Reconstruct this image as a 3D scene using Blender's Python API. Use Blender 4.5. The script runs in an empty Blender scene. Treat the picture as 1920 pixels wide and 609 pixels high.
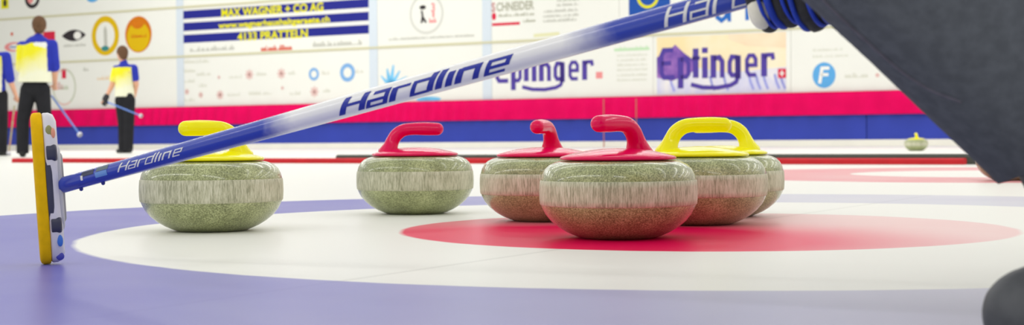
import bpy, bmesh, math, random
from mathutils import Vector, Matrix
random.seed(7)
S = bpy.context.scene
COL = S.collection

# ------------------------------------------------------------------ camera
F_PX, W_PX, H_PX = 2750.0, 1920.0, 609.0
CAM = Vector((0, 0, 0.183))
pitch = math.atan(43.5 / F_PX)
roll = 0.0075
Fw = Vector((0, math.cos(pitch), -math.sin(pitch)))
R0 = Vector((1, 0, 0))
U0 = R0.cross(Fw)
Rt = R0 * math.cos(roll) - U0 * math.sin(roll)
Up = U0 * math.cos(roll) + R0 * math.sin(roll)
cd = bpy.data.cameras.new('camera')
cam = bpy.data.objects.new('camera', cd)
COL.objects.link(cam)
cam.matrix_world = Matrix.Translation(CAM) @ Matrix((Rt, Up, -Fw)).transposed().to_4x4()
cd.sensor_width = 36.0
cd.lens = 36.0 * F_PX / W_PX
cd.clip_start = 0.05
cd.clip_end = 500
cd.dof.use_dof = True
cd.dof.focus_distance = 2.6
cd.dof.aperture_fstop = 8.5
S.camera = cam

def ray(px, py):
    return Fw + Rt * ((px - 960) / F_PX) + Up * ((304.5 - py) / F_PX)
def at(px, py, D):
    d = ray(px, py)
    return CAM + d * (D / d.y)
def proj(p):
    v = Vector(p) - CAM
    z = v.dot(Fw)
    return 960 + F_PX * v.dot(Rt) / z, 304.5 - F_PX * v.dot(Up) / z

# ------------------------------------------------------------------ wall frame (rink side wall, 30 degrees to the view)
A30 = math.radians(30)
NV = Vector((math.sin(A30), math.cos(A30), 0))
UV = Vector((math.cos(A30), -math.sin(A30), 0))
PW = 28.4
def wallp(u, z, off=0.0, p=PW):
    return NV * (p - off) + UV * u + Vector((0, 0, z))
def W(px, py, p=PW):
    d = ray(px, py)
    t = p / d.dot(NV)
    q = CAM + d * t
    return q.dot(UV), q.z
def WU(px, p=PW):
    return W(px, 150, p)[0]

# ------------------------------------------------------------------ materials
def lin(c):
    return tuple((x / 255 / 12.92) if x / 255 <= 0.04045 else ((x / 255 + 0.055) / 1.055) ** 2.4 for x in c)
def srgb(c):
    return (*lin(c), 1.0)
MATS = {}
def mat(name, rgb, rough=0.5, spec=0.5, metal=0.0, coat=0.0, var=0.0, scale=40.0, bump=0.0, bscale=80.0, rgb2=None):
    if name in MATS:
        return MATS[name]
    m = bpy.data.materials.new(name)
    m.use_nodes = True
    nt = m.node_tree
    b = nt.nodes['Principled BSDF']
    b.inputs['Roughness'].default_value = rough
    b.inputs['Specular IOR Level'].default_value = spec
    b.inputs['Metallic'].default_value = metal
    b.inputs['Coat Weight'].default_value = coat
    b.inputs['Coat Roughness'].default_value = 0.08
    tc = nt.nodes.new('ShaderNodeTexCoord')
    nz = nt.nodes.new('ShaderNodeTexNoise')
    nz.inputs['Scale'].default_value = scale
    nz.inputs['Detail'].default_value = 5
    nt.links.new(tc.outputs['Object'], nz.inputs['Vector'])
    rp = nt.nodes.new('ShaderNodeValToRGB')
    c = lin(rgb)
    if rgb2 is None:
        lo = tuple(x * (1 - var) for x in c)
        hi = tuple(min(1, x * (1 + var)) for x in c)
    else:
        lo, hi = lin(rgb2), c
    rp.color_ramp.elements[0].position = 0.35
    rp.color_ramp.elements[1].position = 0.65
    rp.color_ramp.elements[0].color = (*lo, 1)
    rp.color_ramp.elements[1].color = (*hi, 1)
    nt.links.new(nz.outputs['Fac'], rp.inputs['Fac'])
    nt.links.new(rp.outputs['Color'], b.inputs['Base Color'])
    if bump:
        n2 = nt.nodes.new('ShaderNodeTexNoise')
        n2.inputs['Scale'].default_value = bscale
        n2.inputs['Detail'].default_value = 4
        nt.links.new(tc.outputs['Object'], n2.inputs['Vector'])
        bp = nt.nodes.new('ShaderNodeBump')
        bp.inputs['Strength'].default_value = bump
        bp.inputs['Distance'].default_value = 0.004
        nt.links.new(n2.outputs['Fac'], bp.inputs['Height'])
        nt.links.new(bp.outputs['Normal'], b.inputs['Normal'])
    MATS[name] = m
    return m

def granite(name, dark, mid, light, zs=1.0):
    m = bpy.data.materials.new(name)
    m.use_nodes = True
    nt = m.node_tree
    b = nt.nodes['Principled BSDF']
    b.inputs['Roughness'].default_value = 0.3
    b.inputs['Coat Weight'].default_value = 0.7
    b.inputs['Coat Roughness'].default_value = 0.1
    tc = nt.nodes.new('ShaderNodeTexCoord')
    nz = nt.nodes.new('ShaderNodeTexNoise')
    nz.inputs['Scale'].default_value = 330
    nz.inputs['Detail'].default_value = 3
    nz.inputs['Roughness'].default_value = 0.7
    n2 = nt.nodes.new('ShaderNodeTexNoise')
    n2.inputs['Scale'].default_value = 22
    n2.inputs['Detail'].default_value = 3
    ad = nt.nodes.new('ShaderNodeMath')
    ad.operation = 'MULTIPLY_ADD'
    ad.inputs[1].default_value = 0.35
    mp = nt.nodes.new('ShaderNodeMapping')
    mp.inputs['Scale'].default_value = (1, 1, zs)     # the ground band is scored upright
    nt.links.new(tc.outputs['Object'], mp.inputs['Vector'])
    for n in (nz, n2):
        nt.links.new(mp.outputs['Vector'], n.inputs['Vector'])
    nt.links.new(n2.outputs['Fac'], ad.inputs[0])
    nt.links.new(nz.outputs['Fac'], ad.inputs[2])
    rp = nt.nodes.new('ShaderNodeValToRGB')
    e = rp.color_ramp.elements
    e[0].position, e[0].color = 0.53, srgb(dark)
    e[1].position, e[1].color = 0.84, srgb(light)
    k = e.new(0.68)
    k.color = srgb(mid)
    nt.links.new(ad.outputs[0], rp.inputs['Fac'])
    nt.links.new(rp.outputs['Color'], b.inputs['Base Color'])
    return m

GRAN = granite('grey green granite', (110, 116, 72), (156, 163, 110), (198, 204, 150))
BAND = granite('pale striking band granite', (154, 154, 126), (194, 193, 164), (218, 216, 192), 0.12)
BAND.node_tree.nodes['Principled BSDF'].inputs['Roughness'].default_value = 0.65
BAND.node_tree.nodes['Principled BSDF'].inputs['Coat Weight'].default_value = 0.0
RED_PL = mat('red plastic', (232, 0, 86), 0.15, 0.3, coat=0.0, var=0.03)
YEL_PL = mat('yellow plastic', (252, 244, 0), 0.15, 0.35, coat=0.0, var=0.02)
WHITE_B = mat('white banner vinyl', (241, 241, 234), 0.6, 0.2, var=0.012, scale=0.5)
WALLM = mat('painted wall', (233, 232, 222), 0.7, 0.2, var=0.02, scale=0.6)
TAN = mat('tan batten', (212, 208, 172), 0.6, 0.2, var=0.03)
PALEB = mat('pale blue strip', (216, 226, 236), 0.6, 0.2, var=0.02)
SKIRT = mat('crimson cloth', (228, 4, 92), 0.8, 0.1, var=0.05, scale=3)
BBLUE = mat('blue barrier board', (50, 68, 174), 0.5, 0.3, var=0.05, scale=1.5)
KICK = mat('white kick board', (243, 240, 228), 0.5, 0.3, var=0.02, scale=2)
RFOAM = mat('red foam', (206, 34, 44), 0.6, 0.3, var=0.05, scale=10)
GFOAM = mat('dark grey foam', (84, 88, 80), 0.7, 0.3, var=0.06, scale=10)
NAVY = mat('navy print', (36, 40, 140), 0.5, 0.2, var=0.02)
YPRINT = mat('yellow print', (235, 228, 0), 0.5, 0.2, var=0.02)
GOLD = mat('gold print', (226, 186, 0), 0.5, 0.2, var=0.03)
GOLD2 = mat('orange print', (216, 120, 10), 0.5, 0.2, var=0.06, scale=6)
GPRINT = mat('grey print', (196, 196, 186), 0.6, 0.2, var=0.02)
DPRINT = mat('dark print', (52, 46, 50), 0.6, 0.2, var=0.05)
RPRINT = mat('red print', (220, 36, 72), 0.6, 0.2, var=0.03)
PPRINT = mat('pink print', (240, 150, 150), 0.6, 0.2, var=0.03)
FPRINT = mat('faint pink print', (228, 190, 184), 0.6, 0.2, var=0.03)
OPRINT = mat('orange red print', (220, 84, 54), 0.6, 0.2, var=0.04)
LBLUE = mat('light blue print', (96, 172, 230), 0.6, 0.2, var=0.03)
SKYB = mat('cyan splash print', (120, 200, 245), 0.6, 0.2, var=0.12, scale=3)
MBLUE = mat('royal blue print', (46, 110, 196), 0.6, 0.2, var=0.03)
EBLUE = mat('emblem blue print', (34, 84, 172), 0.6, 0.2, var=0.03)
PURP = mat('purple print', (84, 66, 160), 0.6, 0.2, var=0.04)
GREENP = mat('pale green print', (190, 228, 180), 0.6, 0.2, var=0.02)
CREAM = mat('peach sky print', (250, 240, 214), 0.6, 0.2, scale=0.9, rgb2=(248, 226, 176))
ORNG = mat('apricot print', (248, 214, 178), 0.6, 0.2, scale=1.2, rgb2=(250, 230, 200))
MOUNT = mat('purple mountain print', (170, 120, 196), 0.6, 0.2, scale=2.5, rgb2=(96, 68, 164))
LILAC = mat('lilac water print', (214, 214, 240), 0.6, 0.2, scale=2.2, rgb2=(240, 236, 236))
WHITEP = mat('white print', (248, 246, 240), 0.5, 0.2, var=0.01)
TEAL = mat('teal print', (60, 140, 140), 0.5, 0.2, var=0.04)

# ------------------------------------------------------------------ object helpers
ORI = {}
def put(name, verts, faces, m, parent=None, origin=None, smooth=False, mids=None):
    """link world-space geometry as ONE mesh object; children take their parent's origin"""
    if parent is not None:
        o0 = ORI[parent.name]
    else:
        o0 = Vector(origin) if origin is not None else Vector((0, 0, 0))
    me = bpy.data.meshes.new(name)
    me.from_pydata([tuple(Vector(v) - o0) for v in verts], [], faces)
    for mm in (m if isinstance(m, (list, tuple)) else [m]):
        me.materials.append(mm)
    if mids:
        me.polygons.foreach_set('material_index', mids)
    if smooth:
        me.polygons.foreach_set('use_smooth', [True] * len(me.polygons))
    me.update()
    o = bpy.data.objects.new(name, me)
    COL.objects.link(o)
    if parent is not None:
        o.parent = parent
    else:
        o.location = o0
    ORI[o.name] = o0
    return o
def empty(name, loc):
    o = bpy.data.objects.new(name, None)
    o.empty_display_size = 0.1
    COL.objects.link(o)
    o.location = loc
    ORI[o.name] = Vector(loc)
    return o
def tag(o, label, cat, group=None):
    o['label'] = label
    o['category'] = cat
    if group:
        o['group'] = group
    return o
def struct(o):
    o['kind'] = 'structure'
    return o

class G:
    """geometry collector"""
    def __init__(s):
        s.v, s.f, s.mi = [], [], []
    def add(s, v, f, mi=0):
        n = len(s.v)
        s.v += [Vector(x) for x in v]
        s.f += [tuple(i + n for i in q) for q in f]
        s.mi += [mi] * len(f)
        return s
    def put(s, name, m, parent=None, origin=None, smooth=False):
        return put(name, s.v, s.f, m, parent, origin, smooth, s.mi)

def lathe(prof, n=96, c=Vector((0, 0, 0))):
    v, f = [], []
    rows = []
    for r, z in prof:
        if r < 1e-6:
            rows.append([len(v)])
            v.append(c + Vector((0, 0, z)))
        else:
            rows.append(list(range(len(v), len(v) + n)))
            v += [c + Vector((r * math.cos(2 * math.pi * i / n), r * math.sin(2 * math.pi * i / n), z)) for i in range(n)]
    for a, b in zip(rows, rows[1:]):
        for i in range(n):
            j = (i + 1) % n
            if len(a) == 1 and len(b) == 1:
                continue
            if len(a) == 1:
                f.append((a[0], b[j], b[i]))
            elif len(b) == 1:
                f.append((a[i], a[j], b[0]))
            else:
                f.append((a[i], a[j], b[j], b[i]))
    return v, f

def catmull(pts, sub):
    out = []
    n = len(pts)
    for i in range(n - 1):
        p0, p1, p2, p3 = pts[max(i - 1, 0)], pts[i], pts[i + 1], pts[min(i + 2, n - 1)]
        for k in range(sub):
            t = k / sub
            out.append(tuple(0.5 * ((2 * b) + (-a + c) * t + (2 * a - 5 * b + 4 * c - d) * t * t + (-a + 3 * b - 3 * c + d) * t ** 3)
                             for a, b, c, d in zip(p0, p1, p2, p3)))
    out.append(tuple(pts[-1]))
    return out

def sweep(pts, side, n=20, sub=6, cap0=True, cap1=True, power=2.0):
    """pts: (x,y,z,a,b) centre + radius a in the bend plane, b along 'side'; rounded ends"""
    P = catmull(pts, sub) if sub > 1 else [tuple(p) for p in pts]
    C = [Vector(p[:3]) for p in P]
    rows = []
    T = []
    for i in range(len(C)):
        t = C[min(i + 1, len(C) - 1)] - C[max(i - 1, 0)]
        T.append(t.normalized())
    seq = [(C[i], T[i], P[i][3], P[i][4]) for i in range(len(C))]
    k = 5
    if cap0:
        c, t, a, b = seq[0]
        seq = [(c - t * (min(a, b) * math.cos(math.pi / 2 * j / k)), t, a * math.sin(math.pi / 2 * j / k) + 1e-5, b * math.sin(math.pi / 2 * j / k) + 1e-5) for j in range(k)] + seq
    if cap1:
        c, t, a, b = seq[-1]
        seq = seq + [(c + t * (min(a, b) * math.sin(math.pi / 2 * j / k)), t, a * math.cos(math.pi / 2 * j / k) + 1e-5, b * math.cos(math.pi / 2 * j / k) + 1e-5) for j in range(1, k + 1)]
    v, f = [], []
    for c, t, a, b in seq:
        s = (side - t * side.dot(t)).normalized()
        nn = s.cross(t)
        for i in range(n):
            w = 2 * math.pi * i / n
            cw, sw = math.cos(w), math.sin(w)
            cw = math.copysign(abs(cw) ** (2 / power), cw)
            sw = math.copysign(abs(sw) ** (2 / power), sw)
            v.append(c + nn * (a * cw) + s * (b * sw))
    m = len(seq)
    for r in range(m - 1):
        for i in range(n):
            j = (i + 1) % n
            f.append((r * n + i, r * n + j, (r + 1) * n + j, (r + 1) * n + i))
    f.append(tuple(range(n - 1, -1, -1)))
    f.append(tuple((m - 1) * n + i for i in range(n)))
    return v, f

def tube(pts, r, n=10, sub=1, side=None):
    pts = [Vector(p) for p in pts]
    d = (pts[-1] - pts[0]).normalized()
    if side is None:
        side = d.orthogonal().normalized()
    rr = r if isinstance(r, (list, tuple)) else [r] * len(pts)
    return sweep([(p.x, p.y, p.z, q, q) for p, q in zip(pts, rr)], side, n, sub)

def box(lo, hi, fr=None):
    """box in a frame fr=(origin, ax, ay, az)"""
    o, ax, ay, az = fr if fr else (Vector((0, 0, 0)), Vector((1, 0, 0)), Vector((0, 1, 0)), Vector((0, 0, 1)))
    v = [o + ax * x + ay * y + az * z for z in (lo[2], hi[2]) for y in (lo[1], hi[1]) for x in (lo[0], hi[0])]
    return v, [(0, 2, 3, 1), (4, 5, 7, 6), (0, 1, 5, 4), (2, 6, 7, 3), (0, 4, 6, 2), (1, 3, 7, 5)]

def ribbon(pl, w, closed=False):
    """flat stroke with mitred joints -> (verts2d, quads)"""
    P = [Vector((p[0], p[1])) for p in pl]
    n = len(P)
    L, Rr = [], []
    for i in range(n):
        if closed:
            a, b = P[(i - 1) % n], P[(i + 1) % n]
            d1, d2 = (P[i] - a).normalized(), (b - P[i]).normalized()
        else:
            d1 = (P[i] - P[i - 1]).normalized() if i else (P[1] - P[0]).normalized()
            d2 = (P[i + 1] - P[i]).normalized() if i < n - 1 else d1
        n1, n2 = Vector((-d1.y, d1.x)), Vector((-d2.y, d2.x))
        m = (n1 + n2)
        m = m.normalized() if m.length > 1e-6 else n1
        k = min(1 / max(m.dot(n1), 0.35), 2.2)
        L.append(P[i] + m * (w / 2 * k))
        Rr.append(P[i] - m * (w / 2 * k))
    v = []
    for a, b in zip(L, Rr):
        v += [tuple(a), tuple(b)]
    f = []
    for i in range(n if closed else n - 1):
        j = (i + 1) % n
        f.append((2 * i, 2 * i + 1, 2 * j + 1, 2 * j))
    return v, f

_tc = {}
def text2d(s):
    if s in _tc:
        return _tc[s]
    cu = bpy.data.curves.new('t', 'FONT')
    cu.body = s
    cu.offset = 0.032
    cu.resolution_u = 3
    o = bpy.data.objects.new('t', cu)
    COL.objects.link(o)
    dg = bpy.context.evaluated_depsgraph_get()
    me = bpy.data.meshes.new_from_object(o.evaluated_get(dg))
    v = [(x.co.x, x.co.y) for x in me.vertices]
    f = [tuple(p.vertices) for p in me.polygons]
    bpy.data.objects.remove(o)
    bpy.data.curves.remove(cu)
    bpy.data.meshes.remove(me)
    _tc[s] = (v, f)
    return _tc[s]

# ------------------------------------------------------------------ blobby bodies: tapered limbs merged into one skin by voxel remesh
def capsule(p0, r0, p1, r1, n=14, flat=None):
    p0, p1 = Vector(p0), Vector(p1)
    t = (p1 - p0)
    L = t.length
    t = t.normalized() if L > 1e-6 else Vector((0, 0, 1))
    s = t.orthogonal().normalized()
    q = t.cross(s)
    prof = []
    k = 5
    for j in range(k + 1):
        a = math.pi / 2 * j / k
        prof.append((-r0 * math.cos(a), r0 * math.sin(a)))
    for j in range(k + 1):
        a = math.pi / 2 * j / k
        prof.append((L + r1 * math.sin(a), r1 * math.cos(a)))
    v, f = [], []
    for d, r in prof:
        for i in range(n):
            w = 2 * math.pi * i / n
            x = (s * math.cos(w) + q * math.sin(w)) * max(r, 1e-4)
            if flat is not None:
                x = x - flat[0] * (x.dot(flat[0]) * (1 - flat[1]))
            v.append(p0 + t * d + x)
    m = len(prof)
    for r in range(m - 1):
        for i in range(n):
            j = (i + 1) % n
            f.append((r * n + i, r * n + j, (r + 1) * n + j, (r + 1) * n + i))
    f.append(tuple(range(n - 1, -1, -1)))
    f.append(tuple((m - 1) * n + i for i in range(n)))
    return v, f
def tube_flat(p0, p1, r0, r1, n=28):
    t = (p1 - p0).normalized()
    s = t.orthogonal().normalized()
    q = t.cross(s)
    v = [p + (s * math.cos(2 * math.pi * i / n) + q * math.sin(2 * math.pi * i / n)) * r for p, r in ((p0, r0), (p1, r1)) for i in range(n)]
    return v, [(i, (i + 1) % n, n + (i + 1) % n, n + i) for i in range(n)] + [tuple(range(n - 1, -1, -1)), tuple(range(n, 2 * n))]
def ellipsoid(c, rx, ry, rz, rot=None, n=20, k=12):
    v, f = [], []
    c = Vector(c)
    for j in range(k + 1):
        a = -math.pi / 2 + math.pi * j / k
        for i in range(n):
            w = 2 * math.pi * i / n
            p = Vector((rx * math.cos(w) * max(math.cos(a), 1e-3), ry * math.sin(w) * max(math.cos(a), 1e-3), rz * math.sin(a)))
            v.append(c + (rot @ p if rot else p))
    for r in range(k):
        for i in range(n):
            j = (i + 1) % n
            f.append((r * n + i, r * n + j, (r + 1) * n + j, (r + 1) * n + i))
    f.append(tuple(range(n - 1, -1, -1)))
    f.append(tuple(k * n + i for i in range(n)))
    return v, f
def blob(name, shapes, voxel, m, parent, smooth_it=6, origin=None, pick=None, cut=None, only=None):
    """one continuous surface from overlapping closed shapes"""
    g = G()
    for v, f in shapes:
        g.add(v, f)
    me = bpy.data.meshes.new('tmp')
    me.from_pydata([tuple(x) for x in g.v], [], g.f)
    o = bpy.data.objects.new('tmp', me)
    COL.objects.link(o)
    r = o.modifiers.new('r', 'REMESH')
    r.mode = 'VOXEL'
    r.voxel_size = voxel
    sm = o.modifiers.new('s', 'SMOOTH')
    sm.factor = 0.5
    sm.iterations = smooth_it
    dg = bpy.context.evaluated_depsgraph_get()
    me2 = bpy.data.meshes.new_from_object(o.evaluated_get(dg))
    bpy.data.objects.remove(o)
    bm = bmesh.new()
    bm.from_mesh(me2)
    if cut:
        for co, no in cut:
            bmesh.ops.bisect_plane(bm, geom=(bm.verts[:] + bm.edges[:] + bm.faces[:]) if only is None or not only(co) else [e for e in bm.faces if only(co)(e)] + [e for e in bm.edges if any(only(co)(q) for q in e.link_faces)] + [e for e in bm.verts if any(only(co)(q) for q in e.link_faces)], plane_co=co, plane_no=no, clear_outer=True)
    v = [x.co.copy() for x in bm.verts]
    bm.verts.index_update()
    f = [tuple(q.index for q in x.verts) for x in bm.faces]
    mids = [pick(x.calc_center_median()) for x in bm.faces] if pick else None
    bm.free()
    bpy.data.meshes.remove(me2)
    return put(name, v, f, m, parent, origin, True, mids)

# ------------------------------------------------------------------ the ice
TEE = Vector((0.385, 2.965, 0))
TEE2 = Vector((2.33, 7.08, 0))
def ice_material():
    m = bpy.data.materials.new('painted ice')
    m.use_nodes = True
    nt = m.node_tree
    N, L = nt.nodes, nt.links
    b = N['Principled BSDF']
    b.inputs['IOR'].default_value = 1.31
    b.inputs['Roughness'].default_value = 0.32
    b.inputs['Specular IOR Level'].default_value = 0.14
    geo = N.new('ShaderNodeNewGeometry')
    def mth(op, a, bb=None, c=None):
        n = N.new('ShaderNodeMath')
        n.operation = op
        for i, x in enumerate((a, bb, c)):
            if x is None:
                continue
            if isinstance(x, (int, float)):
                n.inputs[i].default_value = x
            else:
                L.new(x, n.inputs[i])
        return n.outputs[0]
    def dist(c):
        n = N.new('ShaderNodeVectorMath')
        n.operation = 'DISTANCE'
        L.new(geo.outputs['Position'], n.inputs[0])
        n.inputs[1].default_value = c
        return n.outputs['Value']
    nz = N.new('ShaderNodeTexNoise')
    nz.inputs['Scale'].default_value = 9
    nz.inputs['Detail'].default_value = 6
    L.new(geo.outputs['Position'], nz.inputs['Vector'])
    wob = mth('MULTIPLY', mth('SUBTRACT', nz.outputs['Fac'], 0.5), 0.012)
    def less(d, r, soft=0.006):
        mr = N.new('ShaderNodeMapRange')
        mr.inputs['From Min'].default_value = r - soft
        mr.inputs['From Max'].default_value = r + soft
        mr.inputs['To Min'].default_value = 1
        mr.inputs['To Max'].default_value = 0
        L.new(d, mr.inputs['Value'])
        return mr.outputs[0]
    def ring(d, r0, r1):
        return mth('SUBTRACT', less(d, r1), less(d, r0)) if r0 > 0 else less(d, r1)
    def over(base, colour, mask):
        mx = N.new('ShaderNodeMix')
        mx.data_type = 'RGBA'
        L.new(mask, mx.inputs['Factor'])
        if isinstance(base, tuple):
            mx.inputs['A'].default_value = base
        else:
            L.new(base, mx.inputs['A'])
        mx.inputs['B'].default_value = colour
        return mx.outputs['Result']
    d1 = mth('ADD', dist(TEE), wob)
    d2 = mth('ADD', dist(TEE2), wob)
    # lines across the sheet
    sep = N.new('ShaderNodeVectorMath')
    sep.operation = 'SUBTRACT'
    L.new(geo.outputs['Position'], sep.inputs[0])
    sep.inputs[1].default_value = TEE
    dt = N.new('ShaderNodeVectorMath')
    dt.operation = 'DOT_PRODUCT'
    L.new(sep.outputs[0], dt.inputs[0])
    dt.inputs[1].default_value = UV
    line = mth('MULTIPLY', less(mth('ABSOLUTE', dt.outputs['Value']), 0.006, 0.003), mth('MULTIPLY', less(d1, 1.83), 0.16))
    pz = N.new('ShaderNodeTexNoise')
    pz.inputs['Scale'].default_value = 260
    L.new(geo.outputs['Position'], pz.inputs['Vector'])
    fade_noise = N.new('ShaderNodeTexNoise')
    fade_noise.inputs['Scale'].default_value = 2.2
    fade_noise.inputs['Detail'].default_value = 5
    L.new(geo.outputs['Position'], fade_noise.inputs['Vector'])
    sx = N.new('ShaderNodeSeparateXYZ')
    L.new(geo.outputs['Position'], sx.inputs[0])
    mr = N.new('ShaderNodeMapRange')  # bright sheen on the right painted in: ring colour pales along X
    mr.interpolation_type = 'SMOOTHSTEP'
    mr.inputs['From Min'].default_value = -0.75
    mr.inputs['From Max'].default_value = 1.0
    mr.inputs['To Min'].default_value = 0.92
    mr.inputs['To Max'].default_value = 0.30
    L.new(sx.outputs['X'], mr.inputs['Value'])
    sheen_free = N.new('ShaderNodeMapRange')     # stones block the ice's bright reflection here: painted as fuller ring colour
    sheen_free.interpolation_type = 'SMOOTHSTEP'
    sheen_free.inputs['From Min'].default_value = 0.22
    sheen_free.inputs['From Max'].default_value = 0.68
    sheen_free.inputs['To Min'].default_value = 0.6
    sheen_free.inputs['To Max'].default_value = 0.0
    L.new(dist((0.22, 2.66, 0)), sheen_free.inputs['Value'])
    fr = mth('ADD', mth('ADD', mth('MULTIPLY', fade_noise.outputs['Fac'], 0.2), -0.08), mth('ADD', mr.outputs[0], sheen_free.outputs[0]))  # ring paint strength: random patches plus the painted sheen
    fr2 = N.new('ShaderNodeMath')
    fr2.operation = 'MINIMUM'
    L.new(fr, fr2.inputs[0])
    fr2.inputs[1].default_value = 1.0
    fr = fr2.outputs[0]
    c = over(srgb((240, 240, 233)), srgb((120, 122, 110)), line)
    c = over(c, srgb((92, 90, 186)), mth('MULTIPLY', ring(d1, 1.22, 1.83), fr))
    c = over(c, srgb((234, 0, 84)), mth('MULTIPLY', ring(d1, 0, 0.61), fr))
    c = over(c, srgb((226, 20, 84)), mth('MULTIPLY', ring(d2, 0.68, 1.46), mth('ADD', mth('MULTIPLY', fade_noise.outputs['Fac'], 0.5), 0.36)))
    L.new(c, b.inputs['Base Color'])
    bp = N.new('ShaderNodeBump')
    bp.inputs['Strength'].default_value = 0.08
    bp.inputs['Distance'].default_value = 0.001
    L.new(pz.outputs['Fac'], bp.inputs['Height'])
    L.new(bp.outputs['Normal'], b.inputs['Normal'])
    return m
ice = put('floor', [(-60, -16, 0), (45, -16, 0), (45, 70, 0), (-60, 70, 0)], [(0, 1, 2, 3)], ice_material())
struct(ice)

# ------------------------------------------------------------------ curling stones
def stone(name, handle_mat):
    root = empty(name, (0, 0, 0))
    g = G()
    g.add(*lathe([(0, 0.004), (0.058, 0.004), (0.063, 0.001), (0.066, 0), (0.07, 0.0005), (0.08, 0.004), (0.095, 0.0105), (0.11, 0.0195),
                  (0.124, 0.031), (0.1345, 0.0435), (0.1405, 0.055), (0.1435, 0.063), (0.1445, 0.085), (0.1435, 0.106), (0.141, 0.1165), (0.1355, 0.127),
                  (0.1275, 0.1345), (0.117, 0.1395), (0.107, 0.142), (0.08, 0.1435), (0, 0.144)]))
    g.put('granite_body', GRAN, root, smooth=True)
    g = G()
    g.add(*lathe([(0.1425, 0.0605), (0.1448, 0.0625), (0.1457, 0.072), (0.146, 0.0835), (0.1457, 0.095), (0.1448, 0.1055), (0.1425, 0.1075)]))
    bnd = g.put('striking_band', BAND, root, smooth=True)
    bnd['label'] = 'pale matt striking band'
    g = G()
    g.add(*lathe([(0.0, 0.1438), (0.1045, 0.1438), (0.1075, 0.1455), (0.1075, 0.148), (0.105, 0.1505), (0.09, 0.1545), (0.06, 0.161), (0.03, 0.1645), (0, 0.1655)], 64))
    g.put('handle_plate', handle_mat, root, smooth=True)
    g = G()
    pts = [(-0.066, 0, 0.152, 0.026, 0.030), (-0.061, 0, 0.166, 0.0195, 0.0235), (-0.055, 0, 0.181, 0.0165, 0.0178), (-0.045, 0, 0.1965, 0.0162, 0.016),
           (-0.028, 0, 0.2075, 0.0155, 0.0155), (-0.005, 0, 0.2108, 0.0152, 0.0155), (0.028, 0, 0.2108, 0.0162, 0.0162), (0.056, 0, 0.2100, 0.0155, 0.0158)]
    g.add(*sweep(pts, Vector((0, 1, 0)), 24, 6))
    g.put('handle', handle_mat, root, smooth=True)
    return root
def dup(root, label):
    r = root.copy()
    COL.objects.link(r)
    r['label'] = label
    for ch in root.children:
        c = ch.copy()
        COL.objects.link(c)
        c.parent = r
    return r
specs = [  # px centre, distance, grip direction (x, y), colour, label
    (1159, 2.71, (-0.66, -0.75), 'r', 'red-handled curling stone nearest the camera, standing on the red circle in front of the cluster'),
    (397, 3.02, (-0.80, -0.60), 'y', 'yellow-handled curling stone alone at left, half behind the blue broom handle'),
    (778.5, 3.66, (1.0, 0.06), 'r', 'red-handled curling stone standing alone on white ice left of the cluster, grip pointing right'),
    (1021, 3.30, (-0.30, -0.95), 'r', 'red-handled curling stone left in the cluster, its handle seen end-on'),
    (1309, 3.12, (1.0, -0.05), 'y', 'yellow-handled curling stone right behind the nearest red one, grip pointing right'),
    (1352, 3.43, (-1.0, 0.03), 'y', 'yellow-handled curling stone rearmost in the cluster, mostly hidden behind another yellow one'),
    (1718, 18.4, (-0.35, -0.94), 'y', 'tiny far yellow-handled curling stone beyond the red foam strip'),
    (1899, 6.03, (0.9, 0.4), 'r', 'curling stone on the neighbouring red ring, half hidden behind the dark trouser leg'),
]
proto = {}
for px, D, gd, colr, lab in specs:
    x = at(px, 340, D).x
    if colr not in proto:
        proto[colr] = stone('curling_stone', RED_PL if colr == 'r' else YEL_PL)
        o = proto[colr]
        o['label'] = lab
    else:
        o = dup(proto[colr], lab)
    o['category'] = 'curling stone'
    o['group'] = 'curling stones on the ice'
    o.location = (x, D, 0)
    o.rotation_euler = (0, 0, math.atan2(gd[1], gd[0]))

# ------------------------------------------------------------------ side wall, barrier and foam strips
UL, UR = WU(-420), WU(2600)
fr_w = (NV * PW, UV, -NV, Vector((0, 0, 1)))
v, f = box((UL, -0.3, 0), (UR, 0, 5.8), fr_w)
struct(put('wall_back', v, f, WALLM, origin=wallp((UL + UR) / 2, 0)))
v, f = box((UL, 0.001, 0.001), (UR, 0.14, 0.125), fr_w)
struct(put('baseboard_back', v, f, KICK, origin=wallp((UL + UR) / 2, 0)))
for n, z in enumerate((2.365, 3.625)):
    v, f = box((UL, 0.002, z - 0.022), (UR, 0.05, z + 0.022), fr_w)
    struct(put('trim_%d' % (n + 1), v, f, TAN, origin=wallp((UL + UR) / 2, z)))
SEAM = {0: [WU(-330), WU(340), WU(702), WU(915), WU(1226), WU(1484), WU(1960)],
        1: [WU(-330), WU(340), WU(702), WU(915), WU(1163), WU(1500), WU(1960)],
        2: [WU(-330), WU(340), WU(1000)]}
ZR = {0: (1.08, 2.342), 1: (2.388, 3.602), 2: (3.648, 4.9)}
for n, px in enumerate((340, 702, 915)):
    u = WU(px)
    v, f = box((u - 0.12, 0.002, 1.08), (u + 0.12, 0.036, 4.9), fr_w)
    struct(put('trim_%d' % (n + 3), v, f, PALEB, origin=wallp(u, 1.08)))

# blue boards with one visible joint
uj = WU(1624, PW - 0.12)
for n, (a, b, lab) in enumerate(((UL, uj - 0.008, 'long blue barrier board under the crimson cloth, left of the joint'),
                                 (uj + 0.008, UR, 'blue barrier board under the crimson cloth, right of the joint, beside the dark trouser leg'))):
    v, f = box((a, 0.005, 0.126), (b, 0.11, 0.66), fr_w)
    o = put('barrier_board', v, f, BBLUE, origin=wallp((a + b) / 2, 0.126))
    tag(o, lab, 'barrier', 'blue barrier boards')
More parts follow.
